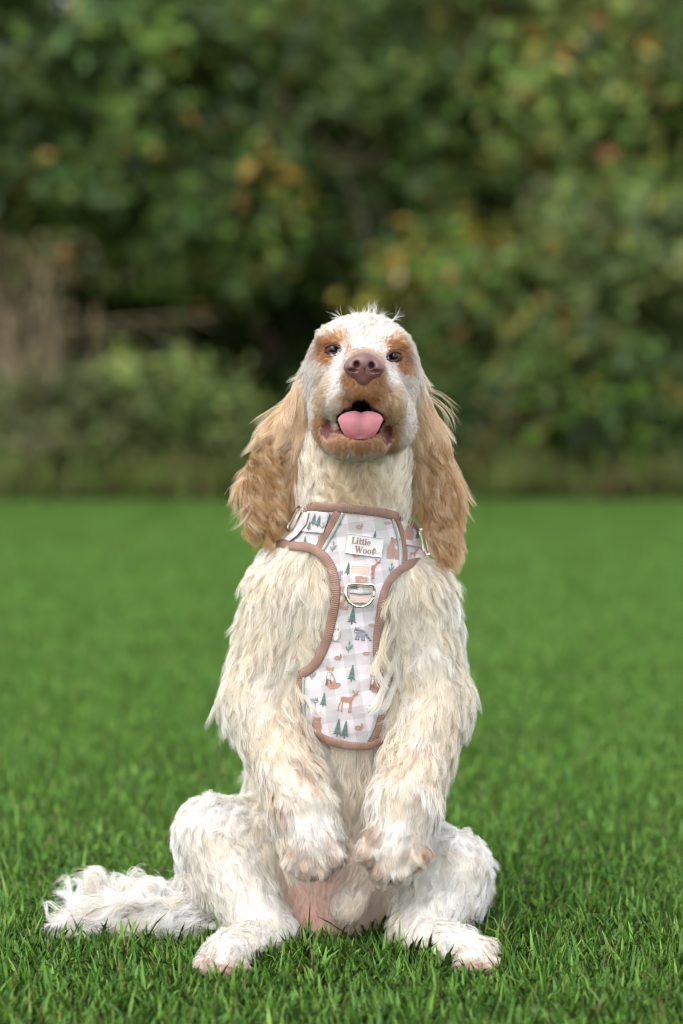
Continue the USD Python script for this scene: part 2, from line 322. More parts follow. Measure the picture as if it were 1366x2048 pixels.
TREES = [
 ('hedge_tree', 'dark olive tree filling the upper left of the hedge, small sky gaps near its top', 'tree', (-1.75, 10.2, 0), (-1.55, 10.1, 1.95), (1.25, 0.75, 1.05), 5200, 0.042, DARK, WD, 21, 3, 90),
 ('hedge_tree', 'broad dark green tree behind the head of the dog', 'tree', (0.1, 10.6, 0), (0.05, 10.4, 1.9), (1.25, 0.8, 1.2), 6500, 0.042, DARK, WD, 22, 3, 100),
 ('hedge_tree', 'tree with scattered orange leaves at the upper right', 'tree', (1.75, 10.4, 0), (1.55, 10.2, 2.0), (1.2, 0.75, 1.1), 6000, 0.042, MIDG, WM, 23, 3, 100),
 ('hedge_tree', 'tree in shade behind the dry stems, beyond the left edge of the lawn', 'tree', (-2.9, 11.2, 0), (-2.7, 11.2, 1.7), (1.3, 0.9, 1.5), 6000, 0.045, DARK, WD, 24, 3, 90),
 ('hedge_tree', 'tall shaded tree behind the right end of the hedge', 'tree', (2.9, 11.2, 0), (2.8, 11.2, 1.7), (1.3, 0.9, 1.5), 6000, 0.045, MIDG, WM, 25, 3, 90),
 ('hedge_tree', 'deep green tree seen through the middle of the hedge', 'tree', (-0.5, 12.2, 0), (-0.6, 12.2, 1.5), (1.9, 0.8, 1.5), 7000, 0.05, DARK, WD, 26, 3, 110),
 ('hedge_tree', 'deep green tree seen between the pale shrub and the yellowing bush', 'tree', (1.4, 12.3, 0), (1.5, 12.3, 1.6), (1.9, 0.8, 1.6), 7000, 0.05, DARK, WD, 27, 3, 110),
 ('hedge_tree', 'farthest dark tree glimpsed at the top left through small gaps', 'tree', (-2.3, 13.8, 0), (-2.3, 13.8, 2.2), (1.7, 0.8, 2.1), 5500, 0.075, DARK, WD, 41, 3, 90),
 ('hedge_tree', 'farthest dark tree straight behind the head of the dog', 'tree', (0.1, 14.2, 0), (0.1, 14.2, 2.3), (1.9, 0.8, 2.2), 6500, 0.075, DARK, WD, 42, 3, 100),
 ('hedge_tree', 'farthest dark tree glimpsed at the top right', 'tree', (2.5, 13.8, 0), (2.5, 13.8, 2.3), (1.8, 0.8, 2.2), 6500, 0.075, DARK, WD, 43, 3, 100),
 ('hedge_tree', 'hedge tree next past the dry stems, outside the left of the frame', 'tree', (-4.7, 11.0, 0), (-4.6, 10.9, 1.7), (1.5, 0.9, 1.6), 6000, 0.05, DARK, WD, 44, 3, 90),
 ('hedge_tree', 'last hedge tree of the row on the dry stem side', 'tree', (-7.0, 11.2, 0), (-6.9, 11.1, 1.6), (1.6, 0.9, 1.6), 6000, 0.055, MIDG, WM, 45, 3, 90),
 ('hedge_tree', 'hedge tree next past the pale shrub, outside the right of the frame', 'tree', (4.7, 11.0, 0), (4.6, 10.9, 1.7), (1.5, 0.9, 1.6), 6000, 0.05, MIDG, WM, 46, 3, 90),
 ('hedge_tree', 'last hedge tree of the row on the pale shrub side', 'tree', (7.0, 11.2, 0), (6.9, 11.1, 1.6), (1.6, 0.9, 1.6), 6000, 0.055, DARK, WD, 47, 3, 90),
 ('hedge_shrub', 'mid green shrub left of the dog above the horizontal bare branch', 'shrub', (-0.85, 9.9, 0), (-0.85, 9.8, 1.35), (0.7, 0.4, 0.36), 2600, 0.038, MIDG, [0.4, 0.35, 0.15, 0.06, 0.03, 0.01], 31, 2, 45),
 ('hedge_shrub', 'yellowing bush right beside the head of the dog', 'shrub', (0.62, 9.6, 0), (0.6, 9.5, 0.88), (0.42, 0.35, 0.42), 1500, 0.036, MIDG, [0.3, 0.25, 0.15, 0.2, 0.08, 0.02], 32, 2, 30),
 ('hedge_shrub', 'pale grey green shrub at the right edge of the hedge', 'shrub', (1.38, 9.3, 0), (1.36, 9.2, 1.02), (0.55, 0.4, 0.5), 2300, 0.04, PALE, WP, 33, 2, 36),
 ('hedge_shrub', 'low shaded bush at the foot of the hedge right of the dog', 'shrub', (0.75, 9.2, 0), (0.78, 9.15, 0.32), (0.5, 0.32, 0.3), 1500, 0.034, DARK, WD, 34, 2, 30),
 ('hedge_shrub', 'low dark bush in the far right corner of the lawn', 'shrub', (1.5, 9.1, 0), (1.5, 9.05, 0.36), (0.5, 0.32, 0.36), 1600, 0.036, DARK, WD, 35, 2, 32),
 ('hedge_shrub', 'dim bush low down behind the ear on the left', 'shrub', (-0.3, 10.3, 0), (-0.25, 10.3, 0.35), (0.5, 0.3, 0.3), 900, 0.036, DARK, WD, 36, 2, 32),
 ('hedge_shrub', 'light green nettle clump rising at the foot of the hedge on the left', 'shrub', (-0.85, 9.15, 0), (-0.88, 9.0, 0.32), (0.45, 0.3, 0.34), 1500, 0.034, [[0.055, 0.10, 0.022], [0.07, 0.11, 0.03], [0.04, 0.08, 0.018]], [0.4, 0.3, 0.3], 37, 3, 36),
 ('hedge_shrub', 'grey green weeds beside the bare earth at the far left', 'shrub', (-1.4, 9.1, 0), (-1.4, 9.05, 0.26), (0.55, 0.3, 0.30), 1500, 0.034, [[0.065, 0.105, 0.032], [0.08, 0.10, 0.04], [0.05, 0.085, 0.025]], [0.4, 0.3, 0.3], 38, 3, 36),
]
for nm, lb, ct, b, c, r, n, s, pal, w, seed, st, nc in TREES:
    tree(nm, lb, ct, b, c, r, n, s, pal, w, seed, st, group=H, n_clumps=nc, clump=0.15 if nm == 'hedge_tree' else 0.09, trunk_r=0.06 if nm == 'hedge_tree' else 0.02)
def dry_stems():
    rng = np.random.default_rng(5)
    base = np.array([-1.55, 9.35, 0.05])
    t = thing('dry_stems', 'clump of dry tan dead stems left of the dog at the foot of the hedge', 'dead plant', loc=base)
    for k in range(34):
        b = base + [rng.normal(0, 0.17), rng.normal(0, 0.15), -0.03]
        e = b + [rng.normal(0.0, 0.16), rng.normal(0, 0.12), rng.uniform(0.4, 1.15)]
        v, f = tube_mesh(spline([b, (b + e) / 2 + rng.normal(0, 0.04, 3), e], 7), np.linspace(0.013, 0.006, 7), 5)
        raw(t, 'stem', v, f, M_bark, color=np.full((len(v), 3), 1.0) * np.array([0.22, 0.17, 0.105]) * rng.uniform(0.7, 1.3), smooth=True, loc=base)
    n = 420
    p = base + np.stack([rng.normal(0.0, 0.2, n), rng.normal(0, 0.14, n), rng.uniform(0.4, 1.22, n)], 1)
    d = unit(rng.normal(size=(n, 3)) + [0, 0, -0.6]); sd = unit(np.cross(d, rng.normal(size=(n, 3))))
    L = rng.uniform(0.03, 0.09, (n, 1))
    v = np.stack([p - sd * 0.008, p + sd * 0.008, p + d * L], 1).reshape(-1, 3)
    c = np.repeat(np.array([0.22, 0.175, 0.10]) * rng.uniform(0.6, 1.3, (n, 1)), 3, 0)
    raw(t, 'seed_heads', v, np.arange(3 * n).reshape(-1, 3), M_bark, color=c, loc=base).GetPrim().SetCustomDataByKey('kind', 'stuff')
dry_stems()
def branch():
    rng = np.random.default_rng(6)
    a, b = P(150, 655, 9.3), P(440, 628, 9.35)
    t = thing('bare_branch', 'bare pale branch reaching sideways out of the dry stems', 'branch', loc=a)
    v, f = tube_mesh(spline([P(60, 700, 9.3), a, (a + b) / 2 + [0, 0, 0.012], b], 14), np.linspace(0.013, 0.004, 14), 6)
    raw(t, 'limb', v, f, M_bark, color=np.tile([[0.13, 0.105, 0.055]], (len(v), 1)), smooth=True, loc=a)
    for k in range(4):
        s = a + (b - a) * (0.3 + 0.17 * k); e = s + [rng.uniform(0.05, 0.12), 0.02, rng.uniform(-0.12, 0.1)]
        v, f = tube_mesh([s, (s + e) / 2, e], [0.006, 0.005, 0.003], 5)
        raw(t, 'twig', v, f, M_bark, color=np.tile([[0.2, 0.15, 0.09]], (len(v), 1)), smooth=True, loc=a)
branch()
def verge():
    """Unmown grass and weeds along the hedge foot, with bare earth showing."""
    rng = np.random.default_rng(12)
    n = 30000
    xy = np.stack([rng.uniform(-3.2, 3.2, n), LAWN_END - 0.30 + 0.35 * meshkit.noise(np.stack([np.linspace(0, 97, n), np.zeros(n), np.zeros(n)], 1)) + np.abs(rng.normal(0.0, 0.36, n))], 1)
    keep = meshkit.fbm(np.concatenate([xy * 2.4, np.zeros((n, 1))], 1), 2) > 0.42
    xy = xy[keep]
    v, q, c, nn = blades(xy, rng, 0.05, 0.34, 0.26, z=0.0, wide=3.2)
    data(raw('/World', 'rough_grass', v, q, M_grass, color=c * np.array([0.95, 0.70, 0.85]), normals=nn).GetPrim(), label='rough unmown grass and weeds along the foot of the hedge', category='grass', kind='stuff')
    ev = np.stack(np.meshgrid(np.linspace(-3.5, 3.5, 40), np.linspace(0, 1, 5), indexing='ij'), -1).reshape(-1, 2)
    y = LAWN_END - 0.06 + 0.08 * (meshkit.fbm(np.stack([ev[:, 0] * 2, 0 * ev[:, 0], 0 * ev[:, 0]], 1), 3) - 0.5) * (ev[:, 1] < 0.01) + ev[:, 1] * 1.0
    z = 0.006 + np.where(y > LAWN_END + 0.1, 0.09 * np.clip((y - LAWN_END) / 1.5, 0, 1) + 0.02, 0.0)
    i, j = np.meshgrid(np.arange(39), np.arange(4), indexing='ij')
    f = np.stack([i * 5 + j, (i + 1) * 5 + j, (i + 1) * 5 + j + 1, i * 5 + j + 1], -1).reshape(-1, 4)
    earth = mat('earth', {'g': ('geometry', {}), 'n': ('noise_texture', {'scale': 6.0, 'detail': 6.0}), 'r': ('rgb_ramp', {'ramp': [(0.3, (0.05, 0.035, 0.02)), (0.7, (0.13, 0.085, 0.055))]}), 'p': ('principled_bsdf', {'roughness': 0.95})},
                [('g.position', 'n.vector'), ('n.fac', 'r.fac'), ('r.color', 'p.base_color')], surface='p.BSDF')
    data(raw('/World', 'earth_strip', np.stack([ev[:, 0], y, z], 1), f, earth, smooth=True).GetPrim(), kind='structure')
verge()

# ------------------------------------------------------------------ the dog: one continuous body from blended volumes
PX = 0.0005
class Bone:
    def __init__(s, name, a, b, ra, rb, k=0.012, flat=1.0, ell=None, flow=None):
        s.name, s.k, s.flat, s.ell = name, k, flat, ell
        s.a, s.b = P(*a), P(*b)
        s.ra, s.rb = ra * PX, rb * PX
        s.axis = unit(s.b - s.a) if flow is None else unit(np.asarray(flow, float))
    def d(s, p):
        if s.ell is not None:
            r = np.asarray(s.ell)[[0, 2, 1]] * PX          # given as half width, half height, half depth
            q = p - s.a
            k0 = np.linalg.norm(q / r, axis=-1); k1 = np.linalg.norm(q / (r * r), axis=-1)
            return k0 * (k0 - 1) / np.maximum(k1, 1e-9)
        a, b = s.a, s.b
        if s.flat != 1.0:
            yc = (a[1] + b[1]) / 2
            p = p.copy(); p[..., 1] = yc + (p[..., 1] - yc) * s.flat
            a = a.copy(); b = b.copy(); a[1] = yc + (a[1] - yc) * s.flat; b[1] = yc + (b[1] - yc) * s.flat
        pa, ba = p - a, b - a
        h = np.clip((pa @ ba) / max(ba @ ba, 1e-12), 0, 1)
        return np.linalg.norm(pa - h[..., None] * ba, axis=-1) - (s.ra + (s.rb - s.ra) * h)
def E(name, c, radii, k=0.012, flow=(0, 0, -1)):
    return Bone(name, c, c, 1, 1, k=k, ell=radii, flow=flow)
BONES = [
 # trunk
 E('torso', (690, 1180, 0.095), (165, 190, 190), k=0.03), E('torso', (688, 1360, 0.105), (165, 210, 190), k=0.03),
 E('torso', (676, 1560, 0.125), (180, 220, 190), k=0.03), E('torso', (668, 1690, 0.14), (205, 190, 210), k=0.03),
 E('groin', (668, 1760, 0.085), (190, 130, 130), k=0.03, flow=(0, -0.3, -1)),
 E('groin', (655, 1850, 0.06), (95, 60, 90), k=0.02, flow=(0, -0.3, -1)),
 Bone('sheath', (735, 1745, 0.012), (694, 1812, 0.0), 28, 36, k=0.02),
 Bone('neck', (705, 1110, 0.075), (712, 930, 0.04), 125, 106, k=0.02),
 # head
 E('skull', (725, 737, 0.04), (113, 109, 122), k=0.015, flow=(0, 1, 0.3)),
 E('face', (722, 800, 0.02), (102, 105, 122), k=0.02, flow=(0, 1, -0.4)),
 E('face', (724, 740, -0.01), (82, 62, 70), k=0.02, flow=(0, 1, -0.2)),
 Bone('muzzle', (727, 752, -0.03), (728, 748, -0.090), 62, 42, k=0.012, flow=(0, 1, 0)),
 E('muzzle', (682, 796, -0.052), (47, 50, 76), k=0.014, flow=(-0.5, 1, -0.6)),
 E('muzzle', (766, 801, -0.052), (47, 51, 76), k=0.014, flow=(0.5, 1, -0.6)),
 E('muzzle', (724, 778, -0.075), (38, 28, 60), k=0.010, flow=(0, 1, -0.6)),
 E('cheek', (657, 836, -0.012), (36, 50, 62), k=0.014, flow=(-0.4, 1, -0.5)), E('cheek', (792, 848, -0.012), (38, 52, 64), k=0.014, flow=(0.4, 1, -0.5)),
 E('chin', (714, 874, -0.02), (74, 42, 90), k=0.010, flow=(0, 1, -0.5)),
 E('chin', (714, 884, -0.052), (62, 31, 54), k=0.010, flow=(0, 1, -0.5)),
 E('brow', (672, 670, -0.004), (32, 15, 32), k=0.024, flow=(-0.3, 0.3, 1)), E('brow', (778, 682, -0.004), (32, 15, 32), k=0.024, flow=(0.3, 0.3, 1)),
 # ears
 Bone('ear', (632, 758, 0.05), (578, 855, 0.055), 26, 40, k=0.02, flat=2.0), Bone('ear', (578, 860, 0.055), (540, 980, 0.062), 40, 58, k=0.01, flat=2.4), Bone('ear', (540, 980, 0.062), (544, 1042, 0.064), 56, 40, k=0.01, flat=2.4),
 Bone('ear', (818, 768, 0.05), (854, 865, 0.055), 24, 32, k=0.02, flat=2.0), Bone('ear', (854, 870, 0.055), (872, 990, 0.055), 32, 48, k=0.01, flat=2.4), Bone('ear', (872, 990, 0.055), (890, 1088, 0.052), 48, 36, k=0.01, flat=2.4),
 # front legs, hanging
 Bone('arm', (585, 1190, 0.07), (526, 1400, 0.06), 92, 76, k=0.02), Bone('arm', (526, 1400, 0.06), (602, 1610, -0.02), 76, 56, k=0.015), Bone('paw', (604, 1620, -0.022), (630, 1692, -0.035), 58, 56, k=0.012),
 Bone('arm', (830, 1200, 0.07), (864, 1405, 0.06), 82, 72, k=0.02), Bone('arm', (864, 1405, 0.06), (812, 1600, -0.02), 72, 62, k=0.015), Bone('paw', (810, 1610, -0.022), (790, 1700, -0.038), 62, 60, k=0.012),
 # hind legs, splayed
 Bone('thigh', (600, 1740, 0.11), (425, 1668, 0.04), 105, 64, k=0.025), Bone('shin', (422, 1672, 0.04), (530, 1866, -0.005), 70, 58, k=0.015), Bone('foot', (535, 1872, -0.005), (446, 1918, -0.105), 46, 40, k=0.012),
 Bone('thigh', (740, 1750, 0.11), (905, 1735, 0.04), 100, 62, k=0.025), Bone('shin', (902, 1742, 0.04), (838, 1870, -0.005), 70, 60, k=0.02), Bone('foot', (840, 1876, -0.005), (950, 1915, -0.09), 48, 38, k=0.012),
 E('thigh', (900, 1790, 0.05), (58, 68, 90), k=0.02), E('thigh', (412, 1760, 0.06), (50, 80, 90), k=0.02),
 E('thigh', (510, 1715, 0.065), (85, 100, 85), k=0.035), E('thigh', (825, 1750, 0.065), (85, 88, 85), k=0.035),
 # tail along the grass
 Bone('tail', (560, 1815, 0.15), (400, 1836, 0.08), 44, 42, k=0.02), Bone('tail', (400, 1836, 0.08), (240, 1832, 0.05), 42, 44, k=0.01), Bone('tail', (240, 1832, 0.05), (150, 1848, 0.04), 44, 24, k=0.01),
]
for x, y in ((588, 1722), (612, 1738), (642, 1738), (668, 1716)): BONES.append(Bone('toe', (x * 0.7 + 632 * 0.3, y - 25, -0.045), (x, y, -0.052), 26, 22, k=0.005))
for x, y in ((735, 1705), (765, 1745), (800, 1740), (838, 1712)): BONES.append(Bone('toe', (x * 0.7 + 788 * 0.3, y - 25, -0.048), (x, y, -0.055), 27, 23, k=0.005))
for x, y, d in ((404, 1934, -0.125), (424, 1948, -0.14), (454, 1953, -0.145), (484, 1946, -0.135)): BONES.append(Bone('hindtoe', ((x + 450) / 2, y - 14, d + 0.022), (x, y, d), 24, 19, k=0.005))
for x, y, d in ((920, 1944, -0.125), (946, 1946, -0.13), (972, 1941, -0.125), (994, 1936, -0.11)): BONES.append(Bone('hindtoe', ((x + 940) / 2, y - 12, d + 0.022), (x, y, d), 23, 17, k=0.005))


def smin(a, b, k):
    h = np.clip(0.5 + 0.5 * (b - a) / k, 0, 1)
    return b + (a - b) * h - k * h * (1 - h)
def smax(a, b, k): return -smin(-a, -b, k)
MOUTH = [E('m', (721, 845, -0.085), (44, 30, 130)), Bone('m', (722, 812, -0.14), (722, 822, -0.03), 12, 18),
         E('m', (652, 858, -0.058), (10, 17, 36)), E('m', (776, 870, -0.058), (9, 17, 36))]
def sdf(p, only=None):
    d = None
    for b in BONES:
        if only is not None and b.name not in only: continue
        q = b.d(p)
        d = q if d is None else smin(d, q, b.k)
    if only is None:
        for m in MOUTH: d = smax(d, -m.d(p), 0.005)
        for c, tilt in EYES:
            q = p - c
            q = np.stack([q[..., 0] * math.cos(tilt) + q[..., 2] * math.sin(tilt), q[..., 1], q[..., 2] * math.cos(tilt) - q[..., 0] * math.sin(tilt)], -1)
            e = (np.linalg.norm(q / [0.0074, 0.011, 0.0040], axis=-1) - 1) * 0.0040
            d = smax(d, -e, 0.003)
        d = smax(d, 0.003 - p[..., 2], 0.01)
    return d
EYES = []
def front_depth(px, py, fn, y0=-0.2, y1=0.2):
    """The depth at which the line of sight through these pixels first meets a surface (nan: it passes by)."""
    px, py = np.broadcast_arrays(np.asarray(px, float), np.asarray(py, float))
    y = np.full(px.size, y0); act = np.arange(px.size); fx, fy = px.ravel(), py.ravel()
    for _ in range(80):
        if not len(act): break
        d = fn(P(fx[act], fy[act], y[act]))
        act, d = act[d > 0.0004], d[d > 0.0004]
        y[act] += np.maximum(d * 0.85, 0.0003)
        act = act[y[act] < y1]
    hit = np.ones(px.size, bool); hit[act] = False
    return np.where(hit & (y < y1), y, np.nan).reshape(px.shape)
EYE_R = 0.0090
EYES = [(P(664, 699, float(front_depth([664], [699], sdf)[0])), -0.12), (P(790, 713, float(front_depth([790], [713], sdf)[0])), 0.30)]
def surface_nets(fn, lo, hi, h, coarse=6):
    lo = np.asarray(lo, float); n = np.ceil((np.asarray(hi) - lo) / (h * coarse)).astype(int) * coarse + 1
    V = np.full(n, 1.0, np.float32)
    nb = (n - 1) // coarse
    c = np.stack(np.meshgrid(*[(np.arange(k) + 0.5) * h * coarse for k in nb], indexing='ij'), -1) + lo
    near = np.abs(fn(c.reshape(-1, 3))).reshape(nb) < h * coarse * 1.25
    sgn = fn(c.reshape(-1, 3)).reshape(nb)
    V[:] = 1.0
    V[:-1, :-1, :-1] = np.where(np.repeat(np.repeat(np.repeat(sgn, coarse, 0), coarse, 1), coarse, 2) < 0, -1.0, 1.0)
    off = np.stack(np.meshgrid(*[np.arange(coarse + 1)] * 3, indexing='ij'), -1).reshape(-1, 3)
    bi = np.argwhere(near)
    for s in range(0, len(bi), 1500):
        idx = (bi[s:s + 1500, None] * coarse + off[None]).reshape(-1, 3)
        V[idx[:, 0], idx[:, 1], idx[:, 2]] = fn(lo + idx * h)
    S = V < 0
    cells = np.zeros(n - 1, np.int8)
    for o in np.ndindex(2, 2, 2): cells += S[o[0]:n[0] - 1 + o[0], o[1]:n[1] - 1 + o[1], o[2]:n[2] - 1 + o[2]]
    act = np.argwhere((cells > 0) & (cells < 8))
    num = np.full(n - 1, -1, np.int64); num[tuple(act.T)] = np.arange(len(act))
    acc = np.zeros((len(act), 3)); cnt = np.zeros((len(act), 1))
    for ax in range(3):
        o1, o2 = [k for k in range(3) if k != ax]
        for u, w in np.ndindex(2, 2):
            i0 = act.copy(); i0[:, o1] += u; i0[:, o2] += w
            i1 = i0.copy(); i1[:, ax] += 1
            a, b = V[tuple(i0.T)], V[tuple(i1.T)]
            x = (a < 0) != (b < 0)
            t = np.where(x, a / np.where(x, a - b, 1), 0)
            pt = i0.astype(float); pt[:, ax] += t
            acc += pt * x[:, None]; cnt += x[:, None]
    verts = lo + acc / cnt * h
    quads = []
    for ax in range(3):
        o1, o2 = (ax + 1) % 3, (ax + 2) % 3
        sl0 = [slice(None)] * 3; sl1 = [slice(None)] * 3
        sl0[ax] = slice(0, -1); sl1[ax] = slice(1, None)
        x = S[tuple(sl0)] != S[tuple(sl1)]
        e = np.argwhere(x)
        e = e[(e[:, o1] > 0) & (e[:, o2] > 0) & (e[:, o1] < n[o1] - 1) & (e[:, o2] < n[o2] - 1)]
        c = []
        for u, w in ((1, 1), (0, 1), (0, 0), (1, 0)):
            q = e.copy(); q[:, o1] -= u; q[:, o2] -= w
            c.append(num[tuple(q.T)])
        q = np.stack(c, 1)
        flip = ~S[tuple(e.T)]
        q[flip] = q[flip][:, ::-1]
        quads.append(q)
    return verts, np.vstack(quads)
def grad(fn, p, e=0.0015):
    return unit(np.stack([fn(p + np.eye(3)[k] * e) - fn(p - np.eye(3)[k] * e) for k in range(3)], -1))
BV, BQ = surface_nets(sdf, (-0.36, -0.17, -0.01), (0.20, 0.29, 0.70), 0.0025)
BN = grad(sdf, BV)

# ------------------------------------------------------------------ coat: per-place length, lie, curl and colour
LIE = {  # mm, lift, wave mm, waves, density (per m2), width mm
 'torso': (20, .30, 2.6, 1.3, 460e3, .29), 'neck': (15, .22, .8, .8, 520e3, .30), 'groin': (7, .18, .6, .7, 170e3, .26), 'sheath': (8, .2, .4, .6, 420e3, .26),
 'skull': (11, .16, .5, .7, 680e3, .26), 'face': (8, .2, .4, .6, 800e3, .24), 'muzzle': (4.2, .26, .2, .5, 1250e3, .2), 'cheek': (8, .22, .4, .6, 800e3, .24), 'chin': (6, .3, .4, .6, 1200e3, .2), 'brow': (7.0, .26, .4, .6, 1200e3, .2),
 'ear': (32, .15, 2.2, 1.2, 620e3, .27), 'arm': (19, .32, 3.2, 1.3, 580e3, .29), 'paw': (13, .34, 2.0, 1.3, 620e3, .32), 'toe': (6.5, .35, 1.6, 1.2, 1000e3, .26),
 'thigh': (13.5, .55, 2.6, 1.3, 580e3, .29), 'shin': (13, .42, 2.4, 1.2, 580e3, .29), 'foot': (13, .38, 1.8, 1.3, 600e3, .32), 'hindtoe': (6, .3, .8, 1.2, 900e3, .26), 'tail': (17, .40, 3.0, 1.4, 700e3, .34)}
NAMES = sorted(LIE)
PROP = np.array([LIE[n] for n in NAMES])
BIDX = np.array([NAMES.index(b.name) for b in BONES])
NOSE_TIP = P(728, 733, -0.118)
def places(p):
    """Blend weights over the body regions, and the way the hair lies."""
    D = np.stack([b.d(p) for b in BONES], 1)
    W = np.exp(-np.clip(D - D.min(1, keepdims=True), 0, 0.06) / 0.004)
    W /= W.sum(1, keepdims=True)
    flow = W @ np.stack([b.axis for b in BONES])
    R = np.zeros((len(p), len(NAMES)))
    for i, k in enumerate(BIDX): R[:, k] += W[:, i]
    return R, flow
def blob(u, v, cu, cv, ru, rv, rot=0.0, soft=0.35):
    c, s = math.cos(rot), math.sin(rot)
    x, y = u - cu, v - cv
    d = np.hypot((x * c + y * s) / ru, (y * c - x * s) / rv)
    return np.clip((1 - d) / soft + 0.5, 0, 1)
def fb(p, f, seed, o=3): return meshkit.fbm(np.asarray(p) * f, o, seed)
WHITE, CREAM, TAN, ORANGE, RUST = (np.array(c) for c in ((0.91, 0.895, 0.875), (0.885, 0.80, 0.655), (0.62, 0.43, 0.25), (0.52, 0.25, 0.095), (0.40, 0.23, 0.14)))
PINK, LIP = np.array((0.70, 0.39, 0.31)), np.array((0.30, 0.11, 0.10))
def lerp(a, b, t): return a + (b - a) * np.asarray(t)[..., None]
def coat(p, n, R):
    """The dog's own markings: cream to white, orange round the eyes, tan muzzle and ears, rusty flecks on the legs."""
    u, v = proj(p)
    front = np.clip(0.5 - n[:, 1] * 1.2, 0, 1)
    w = {k: R[:, NAMES.index(k)] for k in NAMES}
    nz = fb(p, 38, 1); n2 = fb(p, 110, 2)
    creamy = np.clip(0.10 + 1.5 * (nz - 0.38) + 0.50 * front * (w['torso'] + w['arm'] + w['neck'] + w['groin']), 0, 1)
    c = lerp(np.broadcast_to(WHITE, p.shape), CREAM, creamy * 0.85)
    head = w['skull'] + w['face'] + w['muzzle'] + w['cheek'] + w['chin'] + w['brow']
    c = lerp(c, np.array((0.70, 0.67, 0.635)), head * 0.85)
    c = lerp(c, np.array((0.66, 0.55, 0.43)), head * np.clip((fb(p * [1, 1, 0.6], 130, 15) - 0.45) * 3.0, 0, 1) * 0.5 * np.clip((v - 690) / 60, 0, 1))
    jn = (n2 - 0.5) * 26
    f = head * front
    eye = np.maximum.reduce([blob(u + jn, v + jn, 668, 688, 34, 27, -0.2, 0.55), blob(u + jn, v, 654, 714, 20, 20, 0.3, 0.5), blob(u + jn, v + jn, 792, 700, 28, 32, 0.2, 0.55), blob(u + jn, v, 808, 728, 15, 24, -0.3, 0.5)])
    c = lerp(c, lerp(np.broadcast_to(np.array((0.60, 0.36, 0.18)), p.shape), ORANGE * 0.9, np.clip((v - 668) / 24, 0, 1)), eye * f * 0.92)
    rim = np.maximum(blob(u + jn * .5, v, 660, 700, 36, 22, -0.1, 0.7), blob(u + jn * .5, v, 796, 714, 32, 25, 0.3, 0.7))
    c = lerp(c, np.array((0.36, 0.145, 0.045)), 0.85 * rim * f)
    muz = np.maximum.reduce([blob(u + jn, v + jn, 728, 754, 47, 55, 0, 0.25), blob(u + jn, v + jn, 710, 808, 40, 36, 0.3, 0.6), blob(u + jn, v + jn, 760, 810, 44, 46, -0.2, 0.6), 0.4 * blob(u + jn, v + jn, 664, 785, 30, 50, 0.2, 0.5), 0.35 * blob(u + jn, v + jn, 786, 775, 26, 50, -0.2, 0.5)])
    c = lerp(c, np.array((0.36, 0.195, 0.095)), np.clip(muz * (0.40 + 1.0 * n2), 0, 1) * f)
    core = np.maximum(blob(u + jn, v, 728, 742, 44, 44, 0, 0.3), blob(u + jn, v + jn, 735, 785, 42, 26, 0, 0.6))
    c = lerp(c, ORANGE * 0.9, 0.75 * core * f)
    stripe = np.maximum.reduce([1.3 * blob(u, v, 676, 722, 10, 40, 0.35, 0.6), 1.3 * blob(u, v, 781, 730, 10, 42, -0.35, 0.6), blob(u, v, 678, 752, 7, 46, 0.42, 0.6), blob(u, v, 662, 792, 6, 34, 0.7, 0.6)])
    c = lerp(c, WHITE * 0.92, np.clip(0.6 * stripe * f, 0, 1))
    c = lerp(c, TAN * 0.85, 0.8 * np.maximum(blob(u + jn, v, 640, 800, 10, 42, 0.1, 0.6), blob(u + jn, v, 798, 815, 10, 40, -0.1, 0.6)) * f)
    chin = np.maximum.reduce([blob(u + jn, v, 690, 868, 34, 16, 0, 0.4), blob(u + jn, v, 748, 872, 34, 16, 0, 0.4), blob(u + jn, v + jn, 716, 888, 74, 20, 0, 0.6), blob(u + jn, v, 645, 862, 22, 34, 0, 0.4), blob(u + jn, v, 785, 874, 18, 34, 0, 0.4)])
    c = lerp(c, ORANGE * 0.95, chin * f * 0.85)
    roan = np.clip((fb(p * [1, 1, 0.5], 160, 5) - 0.48) * 5, 0, 1)
    c = lerp(c, TAN, 0.45 * roan * f * np.maximum(blob(u, v, 640, 770, 28, 60, 0, 0.8), blob(u, v, 812, 800, 20, 80, 0, 0.8)))
    throat = blob(u, v, 712, 980, 62, 70, 0, 0.7) * w['neck']
    c = lerp(c, np.array((0.78, 0.62, 0.42)), 0.8 * throat * front)
    # ears
    e = w['ear']
    low = np.clip((v - 850) / 160, 0, 1)
    ec = lerp(lerp(np.broadcast_to(np.array((0.86, 0.69, 0.49)), p.shape), np.array((0.76, 0.53, 0.31)), np.clip(1.2 * (fb(p, 60, 8) - 0.3), 0, 1)), np.array((0.60, 0.36, 0.17)), low * np.clip(0.55 + 1.4 * (nz - 0.35), 0, 1))
    ec = lerp(ec, WHITE * 0.95, np.clip((800 - v) / 90, 0, 1) * 0.75)
    c = lerp(c, ec, np.clip(e * 1.4 - 0.2, 0, 1))
    # rusty flecks on the forelegs, dull brown toes
    fl = np.clip((fb(p * [1, 1, 0.45], 150, 6) - 0.50) * 5, 0, 1)
    leg = np.maximum.reduce([blob(u, v, 590, 1490, 46, 90, -0.35, 0.8), blob(u, v, 838, 1520, 52, 100, 0.25, 0.8), blob(u, v, 560, 1590, 40, 70, 0, 0.8)])
    c = lerp(c, RUST * 1.25, 0.62 * fl * leg * (w['arm'] + w['paw']))
    toe = np.clip(w['toe'] * 1.2 + w['hindtoe'] * 0.9, 0, 1)
    c = lerp(c, np.array((0.45, 0.30, 0.20)), toe * np.clip(0.35 + 2.2 * (n2 - 0.4), 0, 0.85))
    pads = blob(u, v, 448, 1948, 46, 26, 0, 0.5) * (w['hindtoe'] + w['foot'])
